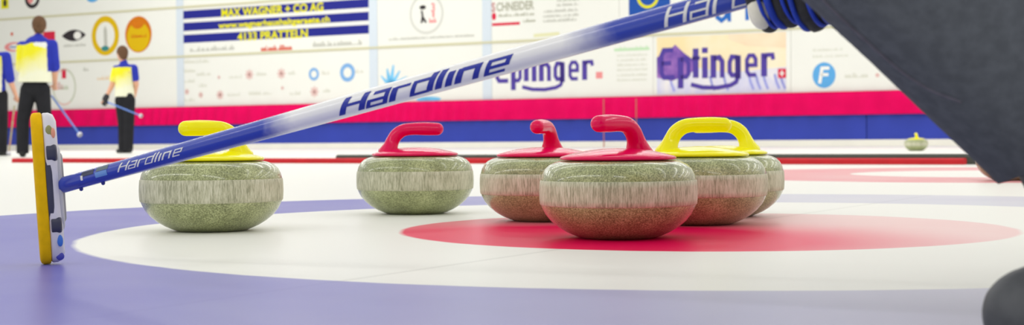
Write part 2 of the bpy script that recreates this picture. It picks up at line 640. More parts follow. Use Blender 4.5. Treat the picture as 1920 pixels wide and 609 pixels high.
# crimson pleated cloth
g = G()
vs, fs = [], []
u = UL
cols = []
ph = 0.0
while u < UR:
    cols.append((u, 0.14 + 0.026 * math.sin(ph) + 0.006 * math.sin(ph * 0.37 + 1)))
    u += 0.035
    ph += 0.62 + 0.25 * math.sin(u * 0.9)
for (u, o_) in cols:
    for z, k in ((1.075, 0.75), (0.95, 1.0), (0.8, 1.15), (0.64, 1.3), (0.615, 1.32)):
        vs.append(wallp(u, z, 0.02 + o_ * k))
nr = 5
for i in range(len(cols) - 1):
    for j in range(nr - 1):
        fs.append((i * nr + j, i * nr + j + 1, (i + 1) * nr + j + 1, (i + 1) * nr + j))
o = put('pleated_skirt', vs, fs, SKIRT, origin=wallp((UL + UR) / 2, 0.63), smooth=True)
sol = o.modifiers.new('thickness', 'SOLIDIFY')
sol.thickness = 0.006
tag(o, 'long crimson pleated cloth hung along the wall above the blue boards', 'curtain')

# two slim tan stakes on the cloth above the nearest red stone
for px in (1132, 1193):
    p0 = at(px, 221, 28.0)
    u, z = W(px, 221, PW - 0.36)
    v, f = tube([wallp(u, 0.0, 0.36), wallp(u, 0.85, 0.36), wallp(u, W(px, 186, PW - 0.36)[1], 0.36)], 0.012, 8)
    o = put('slim_stake', v, f, mat('tan wood', (190, 110, 90), 0.6), origin=wallp(u, 0, 0.36), smooth=True)
    tag(o, 'slim tan stake before the crimson cloth, %s of the pair above the nearest red grip' % ('left' if px < 1150 else 'right'), 'stake', 'slim stakes')

# foam strips between the sheets
def foam(name, px0, px1, p, h, w, m, lab):
    u0, u1 = WU(px0, p), WU(px1, p)
    sec = [(0, 0), (0, h * 0.75), (w * 0.12, h * 0.97), (w * 0.3, h), (w * 0.7, h), (w * 0.88, h * 0.97), (w, h * 0.75), (w, 0)]
    fr = [NV * (p + a) + Vector((0, 0, z + 0.0005)) for a, z in sec]
    k = len(sec)
    vv = [x + UV * u0 for x in fr] + [x + UV * u1 for x in fr]
    ff = [(i, (i + 1) % k, k + (i + 1) % k, k + i) for i in range(k)] + [tuple(range(k - 1, -1, -1)), tuple(range(k, 2 * k))]
    o = put(name, vv, ff, m, origin=NV * (p + w / 2) + UV * ((u0 + u1) / 2))
    tag(o, lab, 'foam strip')
foam('foam_divider', 20, 1806, 9.5, 0.041, 0.09, RFOAM, 'long low red foam strip lying on the ice between the two sheets')
foam('foam_divider', 628, 2050, 9.62, 0.067, 0.10, GFOAM, 'dark grey foam strip lying just behind the red strip')

# ------------------------------------------------------------------ banners
BAN = {}
def banner(row, i, label):
    a, b = SEAM[row][i] + (0.125 if i else 0.02), SEAM[row][i + 1] - 0.125
    if row == 0 and i >= 3:
        a = SEAM[row][i] + (0.125 if i == 3 else 0.004)
        b = SEAM[row][i + 1] - 0.004
    if row == 1 and i >= 3:
        a = SEAM[row][i] + (0.125 if i == 3 else 0.004)
        b = SEAM[row][i + 1] - 0.004
    z0, z1 = ZR[row]
    v, f = box((a, 0.001, z0), (b, 0.03, z1), fr_w)
    o = put('advertising_banner', v, f, WHITE_B, origin=wallp((a + b) / 2, z0))
    tag(o, label, 'banner', 'advertising banners on the wall')
    BAN[(row, i)] = o
    return o
class Print:
    """flat print on a banner in wall coordinates"""
    def __init__(s, parent, name, m, layer=1):
        s.g, s.parent, s.name, s.m, s.off = G(), parent, name, m, 0.03 + 0.002 * layer
    def poly(s, pts, px=True):
        q = [W(*p) for p in pts] if px else pts
        s.g.add([wallp(u, z, s.off) for u, z in q], [tuple(range(len(q)))])
        return s
    def ell(s, px, py, ru, rz, n=40, a0=0, a1=2 * math.pi):
        u, z = W(px, py)
        q = [(u + ru * math.cos(a0 + (a1 - a0) * i / n), z + rz * math.sin(a0 + (a1 - a0) * i / n)) for i in range(n)]
        return s.poly(q, False)
    def ring(s, px, py, ru, rz, w, n=48, a0=0.0, a1=2 * math.pi):
        u, z = W(px, py)
        full = abs(a1 - a0 - 2 * math.pi) < 1e-6
        pl = [(u + ru * math.cos(a0 + (a1 - a0) * i / n), z + rz * math.sin(a0 + (a1 - a0) * i / n)) for i in range(n if full else n + 1)]
        v, f = ribbon(pl, w, full)
        s.g.add([wallp(a, b, s.off) for a, b in v], f)
        return s
    def rect(s, x0, y0, x1, y1):
        """px corners at left end (x0,y0 top / x1,y1 bottom at right end) as an upright rectangle"""
        u0, z1 = W(x0, y0)
        u1, z0 = W(x1, y1)
        return s.poly([(u0, z0), (u1, z0), (u1, z1), (u0, z1)], False)
    def stroke(s, pts, w, px=True, closed=False):
        q = [W(*p) for p in pts] if px else pts
        v, f = ribbon(q, w, closed)
        s.g.add([wallp(a, b, s.off) for a, b in v], f)
        return s
    def text(s, t, x0, yb, x1, h, fit=True):
        """text from px x0 to x1, baseline px yb at x0, cap height h metres"""
        s.flush()
        v, f = text2d(t)
        xs = [a for a, b in v]
        ys = [b for a, b in v]
        u0, z0 = W(x0, yb)
        u1 = W(x1, yb)[0]
        k = (u1 - u0) / (max(xs) - min(xs))
        ky = h / max(ys)
        s.g.add([wallp(u0 + (a - min(xs)) * k, z0 + b * ky, s.off) for a, b in v], f)
        s.flush()
        return s
    def scribble(s, x0, y, x1, h, dens=0.75):
        """a line of print too small to read: one ragged strip"""
        s.flush()
        u, z = W(x0, y)
        u1 = W(x1, y)[0]
        vv, ff = [], []
        while u < u1:
            w = h * random.uniform(0.25, 0.5)
            hh = h * random.choice((0.65, 0.65, 0.65, 1.0)) if random.random() < dens else h * 0.12
            for a, b_ in ((u, hh), (u + w * 0.68, hh), (u + w * 0.7, h * 0.3), (u + w, h * 0.3)):
                vv += [wallp(a, z, s.off), wallp(a, z + b_, s.off)]
            u += w
        ff = [(2 * i, 2 * i + 2, 2 * i + 3, 2 * i + 1) for i in range(len(vv) // 2 - 1)]
        s.g.add(vv, ff)
        s.flush()
        return s
    def flush(s):
        if s.g.f:
            s.g.put(s.name, s.m, s.parent)
            s.g = G()
    def done(s, label=None):
        s.flush()

b = banner(2, 0, 'topmost left banner, cut by the frame, above the black eye mark and the gold ovals')
Print(b, 'square_logo', YPRINT).rect(3, -14, 18, 16).done()
Print(b, 'figure_mark', DPRINT, 2).ell(11, 6, 0.07, 0.1).ell(11, -4, 0.05, 0.06).done()
Print(b, 'round_logo', DPRINT).ring(62, -4, 0.24, 0.24, 0.11).done()
Print(b, 'logo_centre', PPRINT).ell(58, -4, 0.14, 0.16).done()
Print(b, 'blue_logo', LBLUE).ell(175, -4, 0.22, 0.12).done()
b = banner(2, 1, 'topmost banner cut by the frame above the MAX WAGNER sign')

b = banner(1, 0, 'white banner with a black eye mark, a yellow ring and a gold oval')
Print(b, 'oval_logo', PPRINT).ell(27, 88, 0.36, 0.13).done()
Print(b, 'oval_logo_lettering', WHITEP, 2).ell(30, 88, 0.24, 0.085).done()
Print(b, 'oval_caption', MBLUE, 3).scribble(20, 90, 37, 0.06).done()
Print(b, 'small_mark', OPRINT).ell(24, 64, 0.05, 0.05).done()
Print(b, 'square_logo', RPRINT).rect(82, 60, 105, 79).done()
o = Print(b, 'eye_logo', DPRINT)
u, z = W(140, 66.5)
o.poly([(u - 0.45 + 0.9 * i / 20, z + 0.155 * math.sin(math.pi * i / 20) ** 0.8) for i in range(21)] + [(u + 0.45 - 0.9 * i / 20, z - 0.155 * math.sin(math.pi * i / 20) ** 0.8) for i in range(1, 20)], False).done()
Print(b, 'eye_pupil', WHITEP, 2).ell(147, 66.5, 0.14, 0.105).done()
Print(b, 'eye_caption', GPRINT).scribble(120, 88, 162, 0.07).done()
Print(b, 'ring_logo', GOLD).ring(199, 67, 0.42, 0.445, 0.16).done()
Print(b, 'tower_mark', GPRINT, 2).poly([(197, 88), (196, 56), (199, 48), (202, 56), (203, 88)]).done()
Print(b, 'tower_base', TEAL, 3).ell(199, 91, 0.14, 0.07).done()
Print(b, 'gold_oval', GOLD2).ell(261, 64.5, 0.47, 0.475).done()
Print(b, 'gold_oval_centre', GOLD, 2).ell(261, 69, 0.40, 0.385).done()
Print(b, 'gold_oval_figure', GOLD2, 3).ell(260, 44, 0.22, 0.14).scribble(248, 71, 275, 0.09).done()

b = banner(1, 1, 'white banner with three navy bars reading MAX WAGNER + CO AG in yellow')
uA, uB = W(343, 50)[0], W(693, 50)[0]
for zc in (W(343, 28.5)[1], W(343, 51)[1], W(343, 73.5)[1]):
    Print(b, 'navy_bar', NAVY).poly([(uA, zc - 0.105), (uB, zc - 0.105), (uB, zc + 0.105), (uA, zc + 0.105)], False).done()
Print(b, 'yellow_lettering', YPRINT, 2).text('MAX WAGNER + CO AG', 417, 32, 608, 0.205).text('www.wagnerhaushaltgeraete.ch', 411, 53.5, 620, 0.15).text('4133 PRATTELN', 447, 76.5, 579, 0.205).done()
Print(b, 'grey_lettering', GPRINT).scribble(358, 97, 440, 0.12).scribble(588, 88, 678, 0.13).done()
Print(b, 'orange_lettering', OPRINT).scribble(491, 96, 548, 0.13, 0.97).done()

b = banner(1, 2, 'white banner with a round grey emblem holding a dark figure and pink letters')
Print(b, 'emblem_ring', mat('pale grey print', (216, 216, 208), 0.6)).ring(801, 26, 0.44, 0.44, 0.06).done()
Print(b, 'figure_mark', DPRINT).ell(794, 14, 0.09, 0.05).poly([(790, 43), (792, 30), (797, 33), (802, 42), (798, 43), (795, 38), (793, 44)]).stroke([(792, 20), (794, 32)], 0.05).done()
Print(b, 'pink_letters', PPRINT).text('3', 810, 22, 817, 0.2).text('1', 812, 32, 816, 0.12).scribble(806, 43, 818, 0.11).done()
Print(b, 'grey_caption', GPRINT).scribble(730, 76, 890, 0.06).done()

b = banner(1, 3, 'white banner with grey SCHNEIDER lettering and a red underline')
Print(b, 'grey_lettering', mat('olive grey print', (176, 176, 156), 0.6)).text('CHNEIDER', 932, 21, 1003, 0.19).scribble(936, 32, 1003, 0.07).scribble(982, 42, 1004, 0.07).done()
Print(b, 'initial', mat('dull red print', (196, 130, 130), 0.6)).text('S', 923, 22, 930, 0.2).done()
Print(b, 'red_mark', RPRINT).ell(927.5, 31, 0.055, 0.085).poly([(924, 49), (976, 46.3), (976, 41), (924, 43.8)]).done()
Print(b, 'small_print', GPRINT).scribble(1020, 24, 1085, 0.07).scribble(1020, 33, 1085, 0.06).scribble(1020, 42, 1080, 0.07).scribble(1045, 12, 1085, 0.07).scribble(1045, 3, 1085, 0.07).done()
Print(b, 'yellow_strip', mat('pale yellow print', (228, 226, 180), 0.6)).poly([(1002, 70), (1050, 66), (1050, 60), (1002, 64)]).done()

b = banner(1, 4, 'white banner with a blue square holding a yellow ring and large blue letters')
Print(b, 'square_emblem', EBLUE).rect(1180, -40, 1258, 26).done()
Print(b, 'yellow_ring', YPRINT, 2).ring(1216, -8, 0.23, 0.24, 0.06).done()
g1 = Print(b, 'blue_lettering', MBLUE)
u, z = W(1342, 42)
g1.stroke([(u + 0.3, z + 0.46), (u + 0.24, z + 0.1), (u + 0.14, z + 0.03), (u + 0.05, z + 0.1), (u + 0.03, z + 0.3), (u + 0.1, z + 0.42), (u + 0.3, z + 0.46)], 0.09, False)
g1.stroke([(u + 0.31, z + 0.5), (u + 0.31, z + 0.0)], 0.08, False)
u2, z2 = W(1402, 38)
g1.flush()
g1.stroke([(u2, z2), (u2, z2 + 0.5)], 0.08, False)
g1.done()
b = banner(1, 5, 'white banner at the upper right, behind the black glove and trouser leg')

b = banner(0, 0, 'white banner with a faint red and green oval emblem, behind the two curlers')
Print(b, 'oval_emblem', mat('pale rose print', (234, 200, 190), 0.6)).ring(122, 163, 0.42, 0.475, 0.05).done()
Print(b, 'oval_edge', mat('sage print', (206, 212, 190), 0.6), 2).ring(122, 163, 0.42, 0.475, 0.05, 20, -1.0, 1.3).ring(122, 163, 0.42, 0.475, 0.05, 20, 2.6, 4.2).done()
Print(b, 'red_mark', RPRINT).rect(117.5, 129, 125.5, 147).done()
Print(b, 'faint_print', FPRINT).scribble(108, 168, 116, 0.2).done()
Print(b, 'sage_print', mat('sage print', (206, 212, 190), 0.6)).scribble(116, 168, 130, 0.16).done()
Print(b, 'grey_mark', GPRINT).scribble(158, 133, 166, 0.1).done()
Print(b, 'orange_mark', mat('pale orange print', (240, 214, 180), 0.6)).scribble(184, 150, 206, 0.1).done()

b = banner(0, 1, 'white banner with small faint red stars and two light blue rings')
fp = Print(b, 'red_star', FPRINT)
def star(pr, px, py, r):
    u, z = W(px, py)
    for k in range(4):
        a = math.pi * k / 4
        pr.stroke([(u - r * math.cos(a), z - r * math.sin(a)), (u + r * math.cos(a), z + r * math.sin(a))], r * 0.35, False)
for px, py, r in ((469, 140, 0.13), (529, 138, 0.13), (591, 172, 0.13), (414, 178, 0.12), (352, 172, 0.08), (378, 178, 0.08), (412, 145, 0.05), (531, 165, 0.05)):
    s_ = Print(b, 'red_star', FPRINT)
    star(s_, px, py, r)
    s_.done()
RBL = mat('soft blue print', (128, 178, 230), 0.6)
Print(b, 'light_blue_ring', RBL).ring(590, 139, 0.12, 0.12, 0.07).done()
Print(b, 'light_blue_ring', RBL).ring(653, 136, 0.17, 0.17, 0.1).done()
sp = Print(b, 'small_print', mat('faint grey print', (220, 220, 206), 0.6))
for x0, y, x1 in ((345, 119, 392), (345, 136, 366), (370, 142, 395), (345, 155, 366), (430, 147, 455), (482, 142, 500), (542, 140, 556), (605, 140, 618), (667, 137, 680), (374, 163, 388), (428, 180, 450), (468, 178, 510), (545, 178, 565), (606, 173, 620), (345, 190, 366)):
    sp.scribble(x0, y, x1, 0.09)
sp.done()

b = banner(0, 2, 'white banner with cyan paint splashes behind the broom handle lettering')
s_ = Print(b, 'cyan_splash', SKYB)
for dx, l in ((-0.16, 0.18), (-0.05, 0.34), (0.06, 0.42), (0.17, 0.28), (0.3, 0.15)):
    u, z = W(733, 156)
    s_.poly([(u - 0.07 + dx * 0.4, z), (u + 0.07 + dx * 0.4, z), (u + dx * 1.6 + 0.02, z + l), (u + dx * 1.6 - 0.02, z + l)], False)
s_.done()
s_ = Print(b, 'cyan_splash', SKYB)
s_.ell(805, 186, 0.34, 0.06).done()

def eptinger(pr, x0, yb, x1, h, tail=True):
    """Eptinger in tall narrow upright strokes"""
    u0, z0 = W(x0, yb)
    u1 = W(x1, yb)[0]
    wT = 6.35
    k = (u1 - u0) / wT
    w = 0.31
    L = []
    def ln(pts, ww=w):
        L.append((pts, ww))
    ln([(0.78, 0.98), (0.25, 0.98), (0.12, 0.8), (0.12, 0.2), (0.25, 0.06), (0.85, 0.06)], 0.24)
    ln([(0.12, 0.54), (0.66, 0.54)], 0.18)
    ln([(1.18, -0.32), (1.18, 0.72)])
    ln([(1.18, 0.66), (1.5, 0.66), (1.62, 0.5), (1.62, 0.16), (1.5, 0.06), (1.18, 0.06)], 0.22)
    ln([(2.02, 0.02), (2.02, 1.0)])
    ln([(1.82, 0.68), (2.26, 0.68)], 0.14)
    ln([(2.52, 0.0), (2.52, 0.7)])
    ln([(2.52, 0.84), (2.52, 1.02)])
    ln([(2.98, 0.0), (2.98, 0.76)])
    ln([(2.98, 0.64), (3.3, 0.68), (3.46, 0.54), (3.46, 0.0)], 0.25)
    ln([(4.3, 0.7), (4.3, 0.02), (4.2, -0.16), (3.9, -0.26), (3.2, -0.33), (2.4, -0.31), (1.75, -0.2)] if tail else [(4.3, 0.7), (4.3, 0)], 0.17)
    ln([(4.3, 0.72), (4.3, -0.05)])
    ln([(4.3, 0.66), (3.98, 0.68), (3.86, 0.5), (3.86, 0.18), (3.98, 0.07), (4.3, 0.07)], 0.23)
    ln([(4.78, 0.38), (5.24, 0.38), (5.24, 0.58), (5.12, 0.7), (4.9, 0.7), (4.78, 0.56), (4.78, 0.18), (4.9, 0.06), (5.26, 0.06)], 0.2)
    ln([(5.68, 0.0), (5.68, 0.76)])
    ln([(5.68, 0.6), (5.86, 0.7), (6.12, 0.7), (6.16, 0.54)], 0.2)
    for pts, ww in L:
        v, f = ribbon([(u0 + a * k, z0 + b_ * h) for a, b_ in pts], ww * (k + h) / 2 if ww < 0.2 else ww * k)
        pr.g.add([wallp(a, c, pr.off) for a, c in v], f)
    return pr
b = banner(0, 3, 'white banner with plain purple Eptinger lettering partly behind the broom handle')
eptinger(Print(b, 'purple_lettering', PURP), 930, 155, 1118, 0.56).done()
Print(b, 'pink_square', PPRINT).rect(1118.5, 135, 1131, 147).done()
Print(b, 'green_caption', GREENP).scribble(1153, 96, 1216, 0.09, 0.95).done()
pr = Print(b, 'small_print', mat('faint grey print', (220, 220, 206), 0.6))
for y in (106, 115, 124, 133, 143, 152):
    pr.scribble(1158, y, 1214, 0.05)
pr.done()

b = banner(0, 4, 'colourful banner with purple Eptinger lettering over a purple mountain and peach sky')
u0, u1 = WU(1233), WU(1475)
zt, zb = ZR[0][1] - 0.04, ZR[0][0] + 0.02
Print(b, 'sky_picture', CREAM).poly([(u0, zb), (u1, zb), (u1, zt), (u0, zt)], False).done()
Print(b, 'sky_glow', ORNG, 2).poly([(u0 + 1.6, zt), (u1, zt), (u1, zt - 0.32), (u0 + 2.0, zt - 0.25), (u0 + 1.6, zt - 0.1)], False).done()
Print(b, 'water_picture', LILAC, 2).poly([(u0, zb), (u1, zb), (u1, zb + 0.5), (u0 + 1.6, zb + 0.42), (u0 + 0.9, zb + 0.55), (u0, zb + 0.5)], False).done()
Print(b, 'mountain_picture', MOUNT, 3).poly([(u0, zb + 0.36), (u0 + 0.35, zb + 0.28), (u0 + 0.8, zb + 0.45), (u0 + 0.95, zb + 0.62), (u0 + 0.62, zb + 0.86), (u0 + 0.42, zb + 1.04), (u0 + 0.3, zb + 0.93), (u0 + 0.12, zb + 0.86), (u0, zb + 0.78)], False).done()
pr = Print(b, 'water_streaks', mat('periwinkle print', (150, 154, 222), 0.6, scale=3, var=0.15), 3)
for x in (2.05, 2.2, 2.36, 2.6, 2.72, 0.3, 1.2, 1.5):
    pr.flush()
    pr.stroke([(u0 + x, zb + 0.36), (u0 + x + 0.04, zb + 0.2), (u0 + x + 0.1, zb + 0.06)], 0.05, False)
pr.done()
eptinger(Print(b, 'purple_lettering', PURP, 5), 1238, 149, 1458, 0.62).done()
Print(b, 'red_square', RPRINT, 5).rect(1460, 129, 1475, 146).done()
Print(b, 'white_cross', WHITEP, 6).rect(1463.5, 136, 1471.5, 139).rect(1466, 132.5, 1469, 142.5).done()

b = banner(0, 5, 'white banner with a light blue disc bearing a white F')
Print(b, 'blue_disc', LBLUE).ell(1546, 141, 0.235, 0.255).done()
u, z = W(1546, 141)
Print(b, 'white_letter', WHITEP, 2).stroke([(u - 0.09, z - 0.16), (u - 0.04, z + 0.14), (u + 0.11, z + 0.14)], 0.065, False).stroke([(u - 0.06, z + 0.01), (u + 0.09, z + 0.01)], 0.06, False).done()
Print(b, 'small_print', mat('faint grey print', (220, 220, 206), 0.6)).scribble(1585, 146, 1628, 0.09).scribble(1525, 108, 1590, 0.05).scribble(1525, 96, 1580, 0.05).done()
Print(b, 'red_speck', FPRINT).ell(1646, 141, 0.04, 0.04).done()

# ------------------------------------------------------------------ the broom in the foreground
HA = at(119, 346.5, 2.2)
HC = at(1250, 33, 1.65)
HD = (HC - HA).normalized()
HLEN = 1.25
broom = empty('curling_broom', at(90, 495, 2.21) * 1.0)
broom.location.z = 0
ORI[broom.name] = Vector(broom.location)
tag(broom, 'blue and white curling broom with yellow pad, slanting across the foreground', 'broom')
def hr(s):   # handle radius
    t = s / HLEN
    return 0.0120 + 0.0022 * min(1, max(0, (t - 0.05) / 0.35)) - 0.0012 * min(1, max(0, (t - 0.65) / 0.35))
def handle_material():
    m = bpy.data.materials.new('blue and white broom shaft')
    m.use_nodes = True
    nt = m.node_tree
    b = nt.nodes['Principled BSDF']
    b.inputs['Roughness'].default_value = 0.25
    b.inputs['Coat Weight'].default_value = 0.4
    at_ = nt.nodes.new('ShaderNodeAttribute')
    at_.attribute_name = 'along'
    tc = nt.nodes.new('ShaderNodeTexCoord')
    nz = nt.nodes.new('ShaderNodeTexNoise')
    nz.inputs['Scale'].default_value = 60
    nt.links.new(tc.outputs['Object'], nz.inputs['Vector'])
    ad = nt.nodes.new('ShaderNodeMath')
    ad.operation = 'MULTIPLY_ADD'
    ad.inputs[1].default_value = 0.02
    nt.links.new(nz.outputs['Fac'], ad.inputs[0])
    nt.links.new(at_.outputs['Fac'], ad.inputs[2])
    rp = nt.nodes.new('ShaderNodeValToRGB')
    e = rp.color_ramp.elements
    blue, white = srgb((40, 66, 176)), srgb((240, 240, 240))
    def sp(px):
        return s_of(px) / HLEN + 0.01
    e[0].position, e[0].color = 0.0, blue
    e[1].position, e[1].color = sp(505), blue
    for p, c in ((sp(560), white), (sp(1065), white), (sp(1160), blue)):
        k = e.new(p)
        k.color = c
    nt.links.new(ad.outputs[0], rp.inputs['Fac'])
    nt.links.new(rp.outputs['Color'], b.inputs['Base Color'])
    return m
def s_of(px):
    lo, hi = 0.0, 1.4
    for _ in range(40):
        mid = (lo + hi) / 2
        if proj(HA + HD * mid)[0] < px:
            lo = mid
        else:
            hi = mid
    return lo
side0 = HD.orthogonal().normalized()
ns, nc = 90, 28
pts = [HA + HD * (HLEN * i / ns) for i in range(ns + 1)]
v, f = sweep([(p.x, p.y, p.z, hr(HLEN * i / ns), hr(HLEN * i / ns)) for i, p in enumerate(pts)], side0, nc, 1)
shaft = put('handle', v, f, handle_material(), broom, smooth=True)
ca = shaft.data.attributes.new('along', 'FLOAT', 'POINT')
ca.data.foreach_set('value', [max(0, min(1, (Vector(x) - HA).dot(HD) / HLEN)) for x in v])

def on_shaft(s, t, lift=0.0004):
    """point on the shaft at distance s along, t = arc metres up from the line facing the camera"""
    c = HA + HD * s
    r = hr(s) + lift
    to = (CAM - c)
    to = (to - HD * to.dot(HD)).normalized()
    upv = to.cross(HD)
    if upv.z < 0:
        upv = -upv
    a = t / r
    return c + (to * math.cos(a) + upv * math.sin(a)) * r
LET = {
    'H': (1.0, [([(0.1, 0), (0.1, 1.0)], 0.2), ([(0.85, 0), (0.85, 1.0)], 0.2), ([(0.1, 0.52), (0.85, 0.52)], 0.13)]),
    'a': (0.92, [([(0.18, 0.78), (0.74, 0.78), (0.74, 0.0)], 0.15), ([(0.74, 0.06), (0.1, 0.06), (0.1, 0.4), (0.74, 0.4)], 0.13)]),
    'r': (0.74, [([(0.1, 0), (0.1, 0.78)], 0.2), ([(0.1, 0.73), (0.66, 0.73)], 0.12)]),
    'd': (0.94, [([(0.74, 0.06), (0.1, 0.06), (0.1, 0.74), (0.74, 0.74)], 0.14), ([(0.74, 0.0), (0.74, 1.05)], 0.19)]),
    'l': (0.36, [([(0.12, 0), (0.12, 1.05)], 0.2)]),
    'i': (0.36, [([(0.12, 0), (0.12, 0.8)], 0.2)]),
    'n': (0.98, [([(0.1, 0), (0.1, 0.8)], 0.2), ([(0.1, 0.72), (0.72, 0.72), (0.72, 0.0)], 0.18)]),
    'e': (0.95, [([(0.14, 0.4), (0.78, 0.4), (0.78, 0.74), (0.12, 0.74), (0.12, 0.06), (0.76, 0.06)], 0.14)]),
}
def shaft_text(s, px0, px1, h, shear, m, name, t_base, wk=1.0):
    s0, s1 = s_of(px0), s_of(px1)
    tot = sum(LET[c][0] for c in s)
    k = (s1 - s0) / (tot + shear * 0.5)
    g = G()
    x = 0.0
    for c in s:
        for pl, w in LET[c][1]:
            # resample, shear, ribbon, wrap
            q = []
            for (a, b_), (a2, b2) in zip(pl, pl[1:]):
                for i in range(8):
                    q.append((a + (a2 - a) * i / 8, b_ + (b2 - b_) * i / 8))
            q.append(pl[-1])
            vv, ff = ribbon(q, w * wk)
            # split each quad across its width so that it follows the curve
            for fa in ff:
                a, b_, c_, d_ = [Vector(vv[i]) for i in fa]
                nx = 4
                gv = []
                for i in range(nx + 1):
                    for p_, q_ in ((a, b_), (d_, c_)):
                        e = p_.lerp(q_, i / nx)
                        gv.append(on_shaft(s0 + (x + e.x + shear * e.y) * k, t_base + e.y * h))
                g.add(gv, [(2 * i, 2 * i + 1, 2 * i + 3, 2 * i + 2) for i in range(nx)])
        x += LET[c][0]
    return g.put(name, m, broom, smooth=True)
LETB = mat('shaft blue lettering', (38, 52, 160), 0.35, 0.4, var=0.02)
LETW = mat('shaft white lettering', (236, 236, 232), 0.4, 0.4, var=0.01)
shaft_text('Hardline', 643, 973, 0.0222, 0.42, LETB, 'lettering', -0.0104, 1.22)['label'] = 'large blue lettering on the white section'
shaft_text('Hardline', 230, 356, 0.0125, 0.5, LETW, 'lettering', -0.0035, 0.8)['label'] = 'small white lettering near the lower end'
shaft_text('Hardline', 1247, 1560, 0.0235, 0.36, LETW, 'lettering', -0.0112, 0.72)['label'] = 'large white lettering on the upper blue section'
# decal near the lower end
def decal(px0, px1, t0, t1, m, name):
    s0, s1 = s_of(px0), s_of(px1)
    g = G()
    nx, ny = 6, 8
    vv = [on_shaft(s0 + (s1 - s0) * i / nx, t0 + (t1 - t0) * j / ny, 0.0003) for i in range(nx + 1) for j in range(ny + 1)]
    g.add(vv, [(i * (ny + 1) + j, (i + 1) * (ny + 1) + j, (i + 1) * (ny + 1) + j + 1, i * (ny + 1) + j + 1) for i in range(nx) for j in range(ny)])
    return g.put(name, m, broom, smooth=True)
decal(164, 187, 0.004, 0.013, mat('dark decal', (44, 54, 84), 0.4), 'decal')
decal(192, 214, 0.006, 0.014, mat('grey decal', (92, 112, 120), 0.4), 'decal')
decal(163, 167, -0.001, 0.006, LETW, 'decal_mark')
decal(190, 212, -0.003, 0.005, mat('sky decal', (104, 150, 214), 0.4), 'decal')
for px in (150, 191):
    c = HA + HD * s_of(px)
    dn = (Vector((0, 0, -1)) - HD * Vector((0, 0, -1)).dot(HD)).normalized()
    v, f = capsule(c + dn * (hr(0.03) - 0.002), 0.003, c + dn * (hr(0.03) + 0.0012), 0.003, 12)
    put('button', v, f, mat('navy plastic', (36, 48, 140), 0.4), broom, smooth=True)

# head: upright slab, pad to the left, clip and joint to the right
HB = at(95, 495, 2.21)
HB.z = 0.0
AX = Vector((0.944, 0.33, 0)).normalized()        # thickness direction, pad to back
AY = Vector((-0.33, 0.944, 0)).normalized()         # width, into the picture
tilt = -0.055
AZ = (Vector((0, 0, 1)) + AX * tilt).normalized()
AXt = (AX - AZ * AX.dot(AZ)).normalized()
SC = 2.21 / F_PX
HEADH = 0.229
def slab(x0, x1, hw, z0, z1, inset0=0.003, inset1=0.003, n=24, base=Vector((0, 0, 0)), bulge=0.0):
    """stadium outline (width hw*2, height z0..z1) extruded along AXt with softened rims"""
    prof = [(x0, inset0 * 1.6), (x0 + inset0 * 0.5, inset0 * 0.4), (x0 + inset0 * 1.3, 0), (x1 - inset1 * 1.3, 0), (x1 - inset1 * 0.5, inset1 * 0.4), (x1, inset1 * 1.6)]
    v, f = [], []
    m = 4 * n
    def outline(ins):
        r = min(hw, (z1 - z0) / 2)
        out = []
        for i in range(m):
            a = 2 * math.pi * i / m
            # superellipse ends so that the slab is a rounded lozenge
            ca, sa = math.cos(a), math.sin(a)
            y = math.copysign(abs(ca) ** 0.7, ca) * (hw - ins)
            z = math.copysign(abs(sa) ** 0.62, sa) * ((z1 - z0) / 2 - ins) + (z0 + z1) / 2
            out.append((y, z))
        return out
    for x, ins in prof:
        for y, z in outline(ins):
            zz = (z - (z0 + z1) / 2) / ((z1 - z0) / 2)
            v.append(base + AXt * (x + bulge * (1 - zz * zz) * (1 if x > (x0 + x1) / 2 else 0)) + AY * y + AZ * z)
    k = len(prof)
    for r in range(k - 1):
        for i in range(m):
            j = (i + 1) % m
            f.append((r * m + i, r * m + j, (r + 1) * m + j, (r + 1) * m + i))
    f.append(tuple(range(m - 1, -1, -1)))
    f.append(tuple((k - 1) * m + i for i in range(m)))
    return v, f
hb = HB + AXt * 0.0
PADY = mat('yellow broom pad', (240, 190, 0), 0.75, 0.2, var=0.06, scale=60, bump=0.1, bscale=200)
SHELL = mat('white broom shell', (224, 222, 228), 0.35, 0.4, var=0.03)
BLKP = mat('charcoal broom plate', (62, 64, 84), 0.45, 0.4, var=0.08, scale=30)
GRYP = mat('light grey clip', (196, 196, 200), 0.4, 0.4, var=0.04, scale=30)
head = G()
x_pad0 = (60 - 79) * SC
v, f = slab(-0.0145, 0.0015, 0.034, 0.0008, HEADH, 0.004, 0.002, base=hb)
pad = put('pad', v, f, PADY, broom, smooth=True)
pad['label'] = 'yellow cleaning pad'
v, f = slab(0.0015, 0.0215, 0.032, 0.0025, HEADH - 0.001, 0.002, 0.008, base=hb)
shell = put('head_shell', v, f, SHELL, broom, smooth=True)
v, f = slab(0.001, 0.0112, 0.0332, 0.045, HEADH - 0.046, 0.001, 0.002, base=hb)
put('side_plate', v, f, BLKP, broom, smooth=True)
for zc, hh in ((HEADH - 0.062, 0.017), (0.060, 0.016)):
    v, f = slab(0.004, 0.0195, 0.0336, zc - hh, zc + hh, 0.001, 0.003, base=hb)
    put('dark_clasp', v, f, BLKP, broom, smooth=True)
v, f = slab(0.0185, 0.0245, 0.026, 0.050, HEADH - 0.05, 0.001, 0.003, base=hb)
clip = put('back_clip', v, f, GRYP, broom, smooth=True)
v, f = slab(0.0235, 0.0275, 0.016, 0.062, HEADH - 0.062, 0.001, 0.003, base=hb)
put('clip_rib', v, f, mat('mid grey clip', (150, 150, 156), 0.4), clip, smooth=True)
